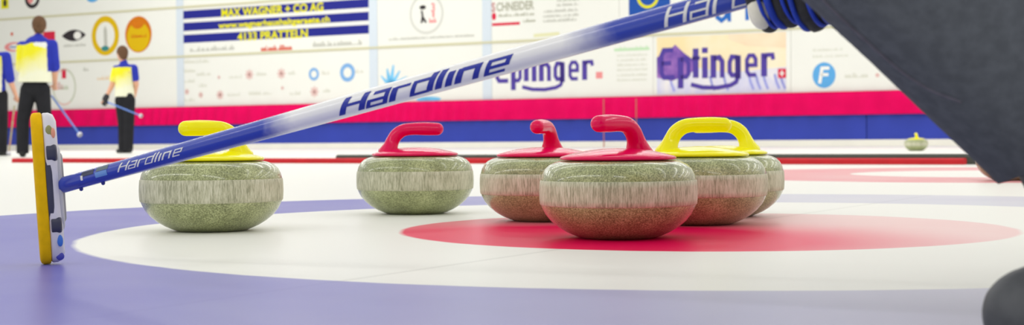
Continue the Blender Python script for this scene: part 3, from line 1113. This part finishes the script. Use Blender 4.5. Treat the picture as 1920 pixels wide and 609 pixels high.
# small prints on the shell
def shell_dot(x, z, rx, rz, m, name):
    """disc on the near narrow side of the shell"""
    n = 20
    c = hb + AXt * x + AZ * z
    zz = abs(((z - HEADH / 2) / (HEADH / 2 - 0.002)))
    a = math.asin(min(1, zz ** (1 / 0.62)))
    y = -0.032 * abs(math.cos(a)) ** 0.7
    v1, f1 = ellipsoid(c + AY * (y + 0.001), rx, 0.0022, rz, Matrix((AXt, AY, AZ)).transposed(), 16, 8)
    return put(name, v1, f1, m, shell, smooth=True)
shell_dot(0.010, HEADH - 0.030, 0.0055, 0.010, mat('olive logo', (150, 150, 90), 0.5), 'printed_mark')
shell_dot(0.0155, HEADH - 0.032, 0.0035, 0.008, mat('salmon logo', (236, 160, 130), 0.5), 'printed_mark')
shell_dot(0.0150, 0.036, 0.0045, 0.009, mat('blue logo', (60, 120, 214), 0.5), 'printed_mark')
shell_dot(0.0140, 0.012, 0.0060, 0.006, mat('navy logo', (70, 72, 176), 0.5), 'printed_mark')
# joint between head and shaft
jc = hb + AXt * 0.030 + AZ * 0.118
v, f = tube([jc, jc.lerp(HA, 0.5), HA + HD * 0.015], [0.010, 0.010, 0.0095], 14)
put('pivot_joint', v, f, mat('navy plastic', (36, 48, 140), 0.4), broom, smooth=True)

# ------------------------------------------------------------------ people
SKIN = mat('skin', (222, 168, 140), 0.55, 0.3, var=0.04, scale=20)
HAIR = mat('brown hair', (104, 76, 54), 0.7, 0.2, var=0.25, scale=60)
BLACKT = mat('black trousers', (36, 36, 40), 0.8, 0.2, var=0.1, scale=8)
SHOEM = mat('black shoe', (36, 36, 36), 0.5, 0.3, var=0.1, scale=30)
BLUES = mat('blue shirt panel', (44, 56, 172), 0.7, 0.2, var=0.05, scale=8)
WHITES = mat('white shirt panel', (232, 234, 226), 0.7, 0.2, var=0.02, scale=8)
GLOVEB = mat('black glove', (50, 50, 54), 0.6, 0.3, var=0.15, scale=120)
def shirt_mat():
    m = bpy.data.materials.new('yellow to cream shirt print')
    m.use_nodes = True
    nt = m.node_tree
    b = nt.nodes['Principled BSDF']
    b.inputs['Roughness'].default_value = 0.75
    tc = nt.nodes.new('ShaderNodeTexCoord')
    sp = nt.nodes.new('ShaderNodeSeparateXYZ')
    nt.links.new(tc.outputs['Object'], sp.inputs[0])
    nz = nt.nodes.new('ShaderNodeTexNoise')
    nz.inputs['Scale'].default_value = 5
    nt.links.new(tc.outputs['Object'], nz.inputs['Vector'])
    a1 = nt.nodes.new('ShaderNodeMath')
    a1.operation = 'MULTIPLY_ADD'
    a1.inputs[1].default_value = -0.35
    nt.links.new(sp.outputs['X'], a1.inputs[0])
    nt.links.new(sp.outputs['Z'], a1.inputs[2])
    a2 = nt.nodes.new('ShaderNodeMath')
    a2.operation = 'MULTIPLY_ADD'
    a2.inputs[1].default_value = 0.2
    nt.links.new(nz.outputs['Fac'], a2.inputs[0])
    nt.links.new(a1.outputs[0], a2.inputs[2])
    rp = nt.nodes.new('ShaderNodeMapRange')
    rp.inputs['From Min'].default_value = 1.18
    rp.inputs['From Max'].default_value = 1.46
    nt.links.new(a2.outputs[0], rp.inputs['Value'])
    mx = nt.nodes.new('ShaderNodeMix')
    mx.data_type = 'RGBA'
    mx.inputs['A'].default_value = srgb((238, 238, 210))
    mx.inputs['B'].default_value = srgb((238, 230, 20))
    nt.links.new(rp.outputs[0], mx.inputs['Factor'])
    nt.links.new(mx.outputs['Result'], b.inputs['Base Color'])
    return m
SHIRT = shirt_mat()

def hand_shapes(wrist, tip_dir, palm_n, L=0.18, curl=0.5, left=1):
    """palm, four curved fingers and a thumb"""
    w = Vector(wrist)
    d = Vector(tip_dir).normalized()
    n = Vector(palm_n)
    n = (n - d * n.dot(d)).normalized()
    s = d.cross(n) * left
    sh = [capsule(w, 0.026, w + d * 0.075, 0.034, 12, (n, 0.5))]
    for i, (off, ln) in enumerate(((0.027, 0.072), (0.009, 0.08), (-0.009, 0.075), (-0.026, 0.058))):
        b0 = w + d * 0.085 + s * off
        b1 = b0 + (d * math.cos(curl * 0.6) + n * math.sin(curl * 0.6)) * ln * 0.5
        b2 = b1 + (d * math.cos(curl * 1.8) + n * math.sin(curl * 1.8)) * ln * 0.55
        sh += [capsule(b0, 0.0105, b1, 0.0095, 8), capsule(b1, 0.0095, b2, 0.008, 8)]
    t0 = w + d * 0.03 + s * 0.026
    t1 = t0 + (d * 0.7 + s * 0.6 + n * 0.3).normalized() * 0.045
    sh += [capsule(t0, 0.013, t1, 0.011, 8), capsule(t1, 0.011, t1 + (d + n * 0.5).normalized() * 0.03, 0.009, 8)]
    return sh

def curler(name, px, py_foot, D, J, label, shirt_pick, face, hair=HAIR, voxel=0.011):
    """J: joints in metres, x to the right across the view, y away, z up, about the feet"""
    base = at(px, py_foot, D)
    base.z = 0
    root = empty(name, base)
    tag(root, label, 'person', 'curlers by the far wall')
    BW = J.get('width', 1.0)
    def P(k):
        return base + Vector(J[k])
    fd = Vector((face[0], face[1], 0)).normalized()     # facing
    sd = Vector((fd.y, -fd.x, 0))                        # person's right
    # head with features
    hc = P('head')
    rot = Matrix((sd, fd, Vector((0, 0, 1)))).transposed()
    body = [ellipsoid(hc, 0.082, 0.1, 0.116, rot),
            ellipsoid(hc + fd * 0.035 - Vector((0, 0, 0.055)), 0.055, 0.06, 0.06, rot),
            ellipsoid(hc + fd * 0.098 - Vector((0, 0, 0.018)), 0.013, 0.016, 0.022, rot),
            ellipsoid(hc + fd * 0.086 - Vector((0, 0, 0.062)), 0.024, 0.012, 0.009, rot)]
    for q in (-1, 1):
        body.append(ellipsoid(hc + sd * 0.079 * q - Vector((0, 0, 0.012)), 0.011, 0.022, 0.033, rot))
    nk = P('neck')
    body += [capsule(nk, 0.058, hc - Vector((0, 0, 0.05)), 0.055),
             capsule(P('chest'), 0.13, P('belly'), 0.125, flat=(fd, 0.85)), capsule(P('belly'), 0.125, P('hip'), 0.13)]
    for q in ('l', 'r'):
        body += [capsule(P('chest'), 0.10, P('sh' + q), 0.058), capsule(P('sh' + q), 0.056, P('el' + q), 0.043),
                 capsule(P('el' + q), 0.043, P('wr' + q), 0.028), capsule(P('hip'), 0.11, P('hp' + q), 0.085),
                 capsule(P('hp' + q), 0.085, P('kn' + q), 0.058), capsule(P('kn' + q), 0.055, P('an' + q), 0.038)]
        dd = (P('wr' + q) - P('el' + q)).normalized()
        body += hand_shapes(P('wr' + q), dd, fd if abs(dd.dot(fd)) < 0.8 else Vector((0, 0, -1)), curl=0.9, left=1 if q == 'l' else -1)
        body.append(capsule(P('an' + q), 0.036, P('an' + q) + fd * 0.10 - Vector((0, 0, 0.045)), 0.028))
    blob('body', body, 0.008, SKIN, root, 3)
    # eyes
    for q in (-1, 1):
        v, f = ellipsoid(hc + fd * 0.089 + sd * 0.031 * q + Vector((0, 0, 0.012)), 0.012, 0.007, 0.007, rot, 12, 8)
        put('eye', v, f, mat('eye white', (236, 232, 226), 0.3), root, smooth=True)
    # hair: cap over the back of the skull
    hs = [ellipsoid(hc + Vector((0, 0, 0.02)) - fd * 0.012, 0.093, 0.108, 0.114, rot), ellipsoid(hc - fd * 0.045 - Vector((0, 0, 0.03)), 0.076, 0.066, 0.085, rot)]
    cp = hc + fd * 0.045 + Vector((0, 0, 0.015))
    blob('hair', hs, 0.008, hair, root, 3, cut=[(cp, (fd - Vector((0, 0, 0.75))).normalized())])
    # shirt
    s_ = [capsule(P('chest') + Vector((0, 0, 0.03)), 0.155 * BW, P('belly'), 0.16 * BW, flat=(fd, 0.8)), capsule(P('belly'), 0.16 * BW, P('hem'), 0.172 * BW, flat=(fd, 0.8)),
          capsule(nk - Vector((0, 0, 0.04)), 0.075, nk + Vector((0, 0, 0.015)), 0.064)]
    for q in ('l', 'r'):
        e = P('el' + q)
        s_ += [capsule(P('chest') + Vector((0, 0, 0.05)), 0.1, P('sh' + q), 0.073), capsule(P('sh' + q), 0.073, P('sh' + q).lerp(e, J.get('sleeve', 0.8)), 0.066)]
    hz = P('hem').z - 0.02
    blob('shirt', s_, voxel, [SHIRT, BLUES, WHITES], root, 5, pick=lambda c: shirt_pick(c - base), cut=[(Vector((0, 0, hz)), Vector((0, 0, -1)))])
    # trousers
    t_ = [capsule(P('hip') + Vector((0, 0, 0.06)), 0.142, P('hip'), 0.15, flat=(fd, 0.9))]
    for q in ('l', 'r'):
        t_ += [capsule(P('hip'), 0.125, P('hp' + q), 0.108), capsule(P('hp' + q), 0.108, P('kn' + q), 0.084), capsule(P('kn' + q), 0.084, P('an' + q) - Vector((0, 0, 0.03)), 0.078)]
    blob('trousers', t_, voxel, BLACKT, root, 4, cut=[(Vector((0, 0, 0.045)), Vector((0, 0, -1)))])
    for q in ('l', 'r'):
        a = P('an' + q)
        a = Vector((a.x, a.y, 0))
        sh = [capsule(a - fd * 0.05 + Vector((0, 0, 0.042)), 0.042, a + fd * 0.05 + Vector((0, 0, 0.044)), 0.044), capsule(a + fd * 0.05 + Vector((0, 0, 0.04)), 0.042, a + fd * 0.16 + Vector((0, 0, 0.034)), 0.036),
              capsule(a + Vector((0, 0, 0.05)), 0.043, a + Vector((0, 0, 0.1)), 0.043)]
        blob('shoe', sh, voxel, SHOEM, root, 3, cut=[(Vector((0, 0, 0.002)), Vector((0, 0, -1)))])
    return root, P

s2 = 112.3
def j2(px, py, y=0.0):
    return ((px - 235) / s2, y, (287 - py) / s2)
JB = dict(head=(-0.035, 0.0, 1.665), neck=(-0.01, 0.0, 1.50), chest=(0.0, 0, 1.33), belly=(0.0, 0, 1.12), hip=(0.01, 0, 0.94), hem=(0.0, 0, 0.96),
          shl=(-0.15, 0.05, 1.40), ell=(-0.215, 0.02, 1.13), wrl=(-0.30, -0.04, 0.93), shr=(0.16, -0.02, 1.41), elr=(0.19, 0.03, 1.15), wrr=(0.12, 0.22, 1.00),
          hpl=(-0.065, 0.03, 0.88), knl=(-0.05, 0.06, 0.48), anl=(-0.045, 0.03, 0.09), hpr=(0.075, -0.02, 0.88), knr=(0.07, 0.0, 0.48), anr=(0.06, -0.03, 0.09), sleeve=0.62)
def pick2(c):
    if c.z > 1.43 and c.x > -0.19:
        return 1
    if c.x > 0.135 and c.z > 1.13 and c.z + 0.9 * (c.x - 0.13) > 1.2:
        return 1
    return 0
pB, PB = curler('person', 235, 287, 24.5, JB, 'person in yellow and white shirt further right by the wall, one dark glove hanging low', pick2, (-0.72, 0.69))
def glove_small(PP, key, keyE, root):
    w, e = PP(key), PP(keyE)
    d = (w - e).normalized()
    sh = [capsule(w - d * 0.02, 0.04, w + d * 0.03, 0.042)] + [(v, f) for v, f in hand_shapes(w + d * 0.005, d, Vector((0.3, 1, 0)), curl=0.9)]
    g2 = []
    for v, f in sh:
        g2.append((v, f))
    o = blob('glove', g2, 0.008, GLOVEB, root, 1)
    # glove a little bigger than the hand in it
    ms = o.modifiers.new('thick', 'DISPLACE')
    ms.strength = 0.008
    ms.mid_level = 0.0
    return o
glove_small(PB, 'wrl', 'ell', pB)

JA = dict(head=(0.03, 0.05, 1.70), neck=(0.03, 0.02, 1.535), chest=(0.02, 0.0, 1.36), belly=(0.0, 0, 1.14), hip=(-0.02, 0, 0.93), hem=(-0.02, 0, 0.985),
          shl=(-0.185, 0.02, 1.43), ell=(-0.25, 0.14, 1.15), wrl=(-0.16, 0.32, 1.05), shr=(0.205, 0.02, 1.45), elr=(0.225, 0.06, 1.15), wrr=(0.16, 0.25, 0.95),
          hpl=(-0.10, 0, 0.87), knl=(-0.20, 0.05, 0.47), anl=(-0.19, 0.0, 0.09), hpr=(0.07, 0, 0.87), knr=(0.09, 0.06, 0.47), anr=(0.13, 0.1, 0.09), sleeve=0.95, width=1.22)
def pick1(c):
    if c.z > 1.475 - max(0, -c.x) * 0.3 and c.z > 1.45:
        return 1
    if c.x > 0.165 and c.z > 1.1:
        return 1
    if c.z > 1.435 - (c.x - 0.02) * 0.25 and c.x > 0.02 and c.x <= 0.19:
        return 2
    return 0
pA, PA = curler('person', 70, 293, 19.0, JA, 'person in yellow and white shirt with blue shoulders, standing legs apart behind the broom head', pick1, (-0.25, 0.97))
JC = dict(head=(-0.1, 0.05, 1.66), neck=(-0.06, 0.02, 1.50), chest=(-0.04, 0.0, 1.33), belly=(-0.03, 0, 1.11), hip=(-0.03, 0, 0.92), hem=(-0.03, 0, 0.93),
          shl=(-0.23, 0.02, 1.41), ell=(-0.27, 0.1, 1.15), wrl=(-0.2, 0.25, 1.0), shr=(0.15, 0.0, 1.42), elr=(0.215, -0.02, 1.08), wrr=(0.255, 0.08, 0.87),
          hpl=(-0.12, 0, 0.87), knl=(-0.13, 0.04, 0.47), anl=(-0.12, 0.0, 0.09), hpr=(0.06, 0, 0.87), knr=(0.065, 0.05, 0.47), anr=(0.07, 0.0, 0.09), sleeve=0.95)
def pick3(c):
    return 1 if (c.x > 0.11 or c.z > 1.42) else 0
pC, PC = curler('person', -6, 290, 21.0, JC, 'person cut off by the left edge, one blue sleeve and a dark trouser leg showing', pick3, (0.1, 1.0))

# the far curlers' brooms
def far_broom(p0, p1, colr, label, head_at_end=True):
    d = (p1 - p0).normalized()
    low = p1 if p1.z < p0.z else p0
    root = empty('curling_broom', low)
    tag(root, label, 'broom', "far curlers' brooms")
    v, f = tube([p0, p0.lerp(p1, 0.5), p1], 0.0125, 10)
    put('handle', v, f, colr, root, smooth=True)
    s_ = d.cross(Vector((0, 1, 0))).normalized()
    rot = Matrix((s_, s_.cross(d), d)).transposed()
    v, f = ellipsoid(p1 + d * 0.02, 0.035, 0.03, 0.028, rot, 16, 10)
    put('broom_head', v, f, SHELL, root, smooth=True)
    v, f = ellipsoid(p1 + d * 0.042, 0.033, 0.026, 0.012, rot, 16, 10)
    put('pad', v, f, mat('far broom pad', (150, 150, 160), 0.6), root, smooth=True)
    return root
BR_BL = mat('light blue broom handle', (96, 134, 214), 0.4, var=0.1, scale=6)
BR_GR = mat('pale green broom handle', (150, 180, 140), 0.5, scale=14, rgb2=(190, 120, 90))
far_broom(at(97, 180, 19.22), at(148, 250, 18.8), BR_BL, 'pale blue broom held low by the curler at left, pointing down right')
far_broom(at(203, 192, 24.33), at(262, 216, 24.1), BR_BL, 'light blue broom held level by the curler further right')
pw = PC('wrr')
far_broom(at(27, 199, 20.95), at(17, 284, 20.85), BR_GR, 'greenish broom held upright by the curler at the left edge')

# ------------------------------------------------------------------ the crouching player at the right
TRS = mat('charcoal trousers cloth', (84, 88, 97), 0.85, 0.15, var=0.12, scale=90, bump=0.15, bscale=260)
JKT = mat('dark jacket cloth', (48, 50, 60), 0.85, 0.15, var=0.1, scale=60)
SEAMM = mat('grey trouser seam', (92, 90, 104), 0.8, 0.15, var=0.1, scale=90)
near = empty('person', (0.62, 1.55, 0))
tag(near, 'person crouching at right edge in charcoal trousers, black and blue glove gripping the near broom', 'person')
HEMC = at(2003, 227, 1.37)
SH2 = at(1646, -121, 1.31)
shd = (SH2 - HEMC).normalized()
K = dict(ank=HEMC - shd * 0.10, kne=HEMC + shd * 0.335, hpf=Vector((0.70, 1.52, 0.40)), hip=Vector((0.78, 1.62, 0.42)), hpb=Vector((0.80, 1.74, 0.40)),
         knb=Vector((1.16, 1.98, 0.11)), anb=Vector((1.56, 2.10, 0.075)), bel=Vector((0.68, 1.70, 0.55)), che=Vector((0.50, 1.76, 0.74)), nek=Vector((0.38, 1.76, 0.89)),
         hed=Vector((0.30, 1.73, 1.00)), sha=Vector((0.40, 1.60, 0.78)), ela=Vector((0.475, 1.62, 0.50)), shb=Vector((0.50, 1.95, 0.78)), elb=Vector((0.42, 2.03, 0.60)), wrb=Vector((0.52, 1.84, 0.60)))
HS = s_of(1487)
HP = HA + HD * HS
toC = (CAM - HP)
toC = (toC - HD * toC.dot(HD)).normalized()
dn = toC.cross(HD).normalized()
if dn.z > 0:
    dn = -dn
def hp(a, c, d):
    """a metres along the shaft from the hand centre, c toward the camera, d downward"""
    return HP + HD * a + toC * c + dn * d
wr = hp(0.05, -0.075, -0.075)
fdn = Vector((-0.8, -0.2, -0.35)).normalized()
sdn = Vector((0.2, -0.9, 0)).normalized()
upn = sdn.cross(fdn)
if upn.z < 0:
    upn = -upn
rotn = Matrix((sdn, fdn, upn)).transposed()
bs = [ellipsoid(K['hed'], 0.076, 0.096, 0.112, rotn), ellipsoid(K['hed'] + fdn * 0.035 - upn * 0.055, 0.055, 0.06, 0.06, rotn),
      ellipsoid(K['hed'] + fdn * 0.098 - upn * 0.018, 0.013, 0.016, 0.022, rotn), ellipsoid(K['hed'] + fdn * 0.086 - upn * 0.062, 0.024, 0.012, 0.009, rotn)]
for q in (-1, 1):
    bs.append(ellipsoid(K['hed'] + sdn * 0.079 * q - upn * 0.012, 0.011, 0.022, 0.033, rotn))
bs += [capsule(K['nek'], 0.058, K['hed'] - upn * 0.04, 0.055), capsule(K['che'], 0.125, K['nek'], 0.07), capsule(K['che'], 0.13, K['bel'], 0.125), capsule(K['bel'], 0.125, K['hip'], 0.13),
       capsule(K['hip'], 0.11, K['hpf'], 0.085), capsule(K['hpf'], 0.085, K['kne'], 0.06), capsule(K['kne'], 0.055, K['ank'], 0.038),
       capsule(K['ank'], 0.037, K['ank'] + Vector((-0.1, -0.1, -0.085)), 0.026),
       capsule(K['hip'], 0.11, K['hpb'], 0.085), capsule(K['hpb'], 0.085, K['knb'], 0.058), capsule(K['knb'], 0.055, K['anb'], 0.036), capsule(K['anb'], 0.036, K['anb'] + Vector((0.13, 0.04, -0.03)), 0.028),
       capsule(K['che'], 0.1, K['sha'], 0.058), capsule(K['sha'], 0.056, K['ela'], 0.043), capsule(K['ela'], 0.043, wr, 0.028),
       capsule(K['che'], 0.1, K['shb'], 0.058), capsule(K['shb'], 0.056, K['elb'], 0.043), capsule(K['elb'], 0.043, K['wrb'], 0.028)]
bs += hand_shapes(K['wrb'], (K['wrb'] - K['elb']), Vector((0, -1, 0.2)), curl=0.6)
# gripping hand inside the glove
FING = [(-0.0360, 0.0115, 0.0465), (-0.0115, 0.0118, 0.0470), (0.0145, 0.0132, 0.0560), (0.0405, 0.0118, 0.0560)]
def finger_path(a, low):
    return [hp(a + 0.004, -0.030, -0.030), hp(a + 0.003, -0.031, 0.004), hp(a + 0.002, -0.018, low - 0.016), hp(a, 0.004, low - 0.011), hp(a - 0.001, 0.019, low - 0.022), hp(a - 0.002, 0.022, -0.006)]
for a, r, low in FING:
    pth = finger_path(a, low)
    for p0, p1 in zip(pth, pth[1:]):
        bs.append(capsule(p0, r * 0.78, p1, r * 0.72, 8))
bs += [capsule(hp(-0.03, -0.034, -0.034), 0.02, hp(0.035, -0.036, -0.034), 0.021, 12), capsule(hp(0.0, -0.04, -0.04), 0.026, wr, 0.028, 12)]
bs += [capsule(hp(-0.02, -0.02, -0.04), 0.012, hp(-0.045, 0.005, -0.03), 0.011, 8), capsule(hp(-0.045, 0.005, -0.03), 0.011, hp(-0.052, 0.022, -0.015), 0.009, 8)]
blob('body', bs, 0.006, SKIN, near, 2)
for q in (-1, 1):
    v, f = ellipsoid(K['hed'] + fdn * 0.089 + sdn * 0.031 * q + upn * 0.012, 0.012, 0.007, 0.007, rotn, 12, 8)
    ey = put('eye', v, f, mat('eye white', (236, 232, 226), 0.3), near, smooth=True)
    v, f = ellipsoid(K['hed'] + fdn * 0.0945 + sdn * 0.031 * q + upn * 0.012, 0.0048, 0.003, 0.0048, rotn, 12, 8)
    put('pupil', v, f, mat('dark eye', (50, 36, 28), 0.2), ey, smooth=True)
hs = [ellipsoid(K['hed'] + upn * 0.02 - fdn * 0.012, 0.085, 0.102, 0.106, rotn), ellipsoid(K['hed'] - fdn * 0.045 - upn * 0.03, 0.076, 0.066, 0.085, rotn)]
blob('hair', hs, 0.008, HAIR, near, 3, cut=[(K['hed'] + fdn * 0.045 + upn * 0.015, (fdn - upn * 0.75).normalized())])
# jacket
js = [capsule(K['che'], 0.155, K['bel'], 0.16), capsule(K['bel'], 0.16, K['hip'] + Vector((-0.02, 0.02, 0.05)), 0.165), capsule(K['che'], 0.11, K['nek'], 0.078),
      capsule(K['che'], 0.12, K['sha'], 0.082), capsule(K['sha'], 0.08, K['ela'], 0.066), capsule(K['ela'], 0.064, K['ela'].lerp(wr, 0.97), 0.048),
      capsule(K['che'], 0.12, K['shb'], 0.082), capsule(K['shb'], 0.08, K['elb'], 0.066), capsule(K['elb'], 0.064, K['elb'].lerp(K['wrb'], 0.85), 0.046)]
blob('jacket', js, 0.012, JKT, near, 4)
# trousers: baggy shin and thigh, back leg stretched out
ts = [capsule(K['hip'], 0.15, K['hpf'], 0.12), capsule(K['hpf'], 0.125, K['kne'], 0.095), capsule(K['kne'], 0.088, HEMC.lerp(K['kne'], 0.5), 0.085), tube_flat(HEMC - shd * 0.09, HEMC.lerp(K['kne'], 0.6), 0.0865, 0.085),
      capsule(K['hip'], 0.14, K['hpb'], 0.12), capsule(K['hpb'], 0.12, K['knb'], 0.088), capsule(K['knb'], 0.088, K['anb'], 0.07), capsule(K['hip'], 0.15, K['bel'].lerp(K['hip'], 0.6), 0.14)]
h0, h1 = at(1880, 342, 1.33), at(1903, 334, 1.33)
hem_n = (h0 - CAM).cross(h1 - CAM).normalized()
if hem_n.z > 0:
    hem_n = -hem_n
front_leg = lambda f: f.calc_center_median().x < 0.78 and f.calc_center_median().z < 0.30
trs = blob('trousers', ts, 0.006, TRS, near, 1, cut=[(Vector((0, 0, 0.012)), Vector((0, 0, -1))), (h0, hem_n)], only=lambda co: front_leg if co is h0 else None)
# stitched seam running down the shin
from mathutils.bvhtree import BVHTree
bv = BVHTree.FromPolygons([v_.co + ORI[near.name] for v_ in trs.data.vertices], [tuple(q_.vertices) for q_ in trs.data.polygons])
sp = []
for px, py in ((1520, -30), (1545, 0), (1580, 35), (1620, 72), (1660, 108), (1700, 140), (1745, 168), (1800, 190)):
    h_ = bv.ray_cast(CAM, ray(px, py).normalized())
    if h_[0] is not None:
        sp.append(h_[0] + h_[1] * 0.0003)
if len(sp) > 3:
    v, f = tube(sp, 0.0016, 8, 4)
    put('trouser_seam', v, f, SEAMM, trs, smooth=True)
# shoe of the front foot
a = K['ank']
a0 = Vector((a.x, a.y, 0))
toe = Vector((0.441, 1.25, 0))
fo = (toe - a0).normalized()
bc0, bc1 = at(2024, 288, 1.41), at(2112, 434, 1.41)
sh = [capsule(a0 - fo * 0.05 + Vector((0, 0, 0.046)), 0.044, a0 + fo * 0.08 + Vector((0, 0, 0.044)), 0.046), capsule(a0 + fo * 0.08 + Vector((0, 0, 0.040)), 0.046, toe + Vector((0, 0, 0.030)), 0.0405),
      capsule(a0 + Vector((0, 0, 0.05)), 0.045, bc1, 0.056), capsule(bc1, 0.058, bc0, 0.061)]
blob('shoe', sh, 0.006, mat('charcoal shoe', (78, 80, 84), 0.55, 0.3, var=0.15, scale=50), near, 4, cut=[(Vector((0, 0, 0.001)), Vector((0, 0, -1)))])
ab = K['anb']
sh = [capsule(ab - Vector((0.02, 0, 0.0)), 0.05, ab + Vector((0.06, 0.02, -0.03)), 0.044), capsule(ab + Vector((0.06, 0.02, -0.03)), 0.044, ab + Vector((0.16, 0.05, -0.04)), 0.036)]
blob('shoe', sh, 0.008, mat('charcoal shoe', (66, 68, 72)), near, 4, cut=[(Vector((0, 0, 0.001)), Vector((0, 0, -1)))])
v, f = capsule(K['ank'] - shd * 0.035, 0.047, K['ank'] + shd * 0.14, 0.052, 20)
put('sock', v, f, mat('black sock', (40, 40, 44), 0.85, 0.1, var=0.1), near, smooth=True)
# glove
gs = []
for a_, r, low in FING:
    pth = finger_path(a_, low)
    for p0, p1 in zip(pth, pth[1:]):
        gs.append(capsule(p0, r, p1, r * 0.97, 12))
gs += [capsule(hp(-0.032, -0.034, -0.034), 0.025, hp(0.037, -0.036, -0.034), 0.026, 12), capsule(hp(0.0, -0.04, -0.04), 0.032, wr, 0.038, 12), capsule(wr, 0.038, wr.lerp(K['ela'], 0.2), 0.042, 12)]
gs += [capsule(hp(-0.02, -0.02, -0.045), 0.015, hp(-0.045, 0.005, -0.034), 0.014, 8), capsule(hp(-0.045, 0.005, -0.034), 0.014, hp(-0.054, 0.024, -0.016), 0.012, 8)]
glove = blob('glove', gs, 0.0035, GLOVEB, near, 3)
glove['label'] = 'black glove with blue seams'
GBL = mat('blue glove seam', (40, 70, 190), 0.6, 0.3, var=0.1, scale=80)
for (a_, r, low), seams in zip(FING, (((1, 0.0022),), ((-1, 0.0042), (1, 0.0022)), ((-1, 0.003), (1, 0.0026)), ((-1, 0.003),))):
    pth = finger_path(a_, low)
    for sgn, rs in seams:
        q = [p + HD * (sgn * r * 0.66) + (toC * 0.006 if i > 2 else Vector((0, 0, 0))) + dn * (r * 0.5 if i in (2, 3) else 0.0) + toC * (0.42 * r if i >= 4 else 0) for i, p in enumerate(pth)]
        q = q[2:]
        v, f = sweep([(p.x, p.y, p.z, rs, rs) for p in q], HD, 8, 5)
        put('glove_seam', v, f, GBL, glove, smooth=True)
# cream pad on the first finger
pth = finger_path(*[FING[0][0], FING[0][2]])
pc = hp(FING[0][0] - 0.001, 0.021, 0.020)
rg = Matrix((HD, toC, dn)).transposed()
v, f = ellipsoid(pc, 0.0118, 0.013, 0.0200, rg, 20, 14)
put('fingertip_pad', v, f, mat('cream glove pad', (244, 240, 222), 0.7, 0.2, var=0.05, scale=90), glove, smooth=True)

# ------------------------------------------------------------------ light: hall lamps, an added row behind the camera, soft ambient fill
w = bpy.data.worlds.new('hall')
S.world = w
w.use_nodes = True
bg = w.node_tree.nodes['Background']
bg.inputs['Color'].default_value = (1.0, 0.998, 0.975, 1)
bg.inputs['Strength'].default_value = 0.62
def strip(loc, sx, sy, power, rz):
    ld = bpy.data.lights.new('ceiling_lamp', 'AREA')
    ld.shape = 'RECTANGLE'
    ld.size, ld.size_y = sx, sy
    ld.energy = power
    ld.color = (1.0, 0.99, 0.96)
    o = bpy.data.objects.new('ceiling_lamp', ld)
    COL.objects.link(o)
    o.location = loc
    o.rotation_euler = (0, 0, rz)
    return o
for p, e_ in ((-4.5, 290), (0.8, 30), (5.5, 95), (10, 170), (15, 210), (20.5, 215), (26.0, 125)):  # first row is added behind the camera to brighten stone fronts, leg and glove
    for u_ in (-22, -7.5, 7):
        c = NV * p + UV * u_ + Vector((0, 0, 6.3))
        strip(c, 12.0, 0.5, e_ * (1.3 if u_ < -15 else 0.92 if u_ > 0 else 1.0), -A30)

S.view_settings.view_transform = 'Standard'
S.view_settings.look = 'None'
S.view_settings.exposure = 0.0
S.view_settings.gamma = 1.0
S.view_settings.use_curve_mapping = False
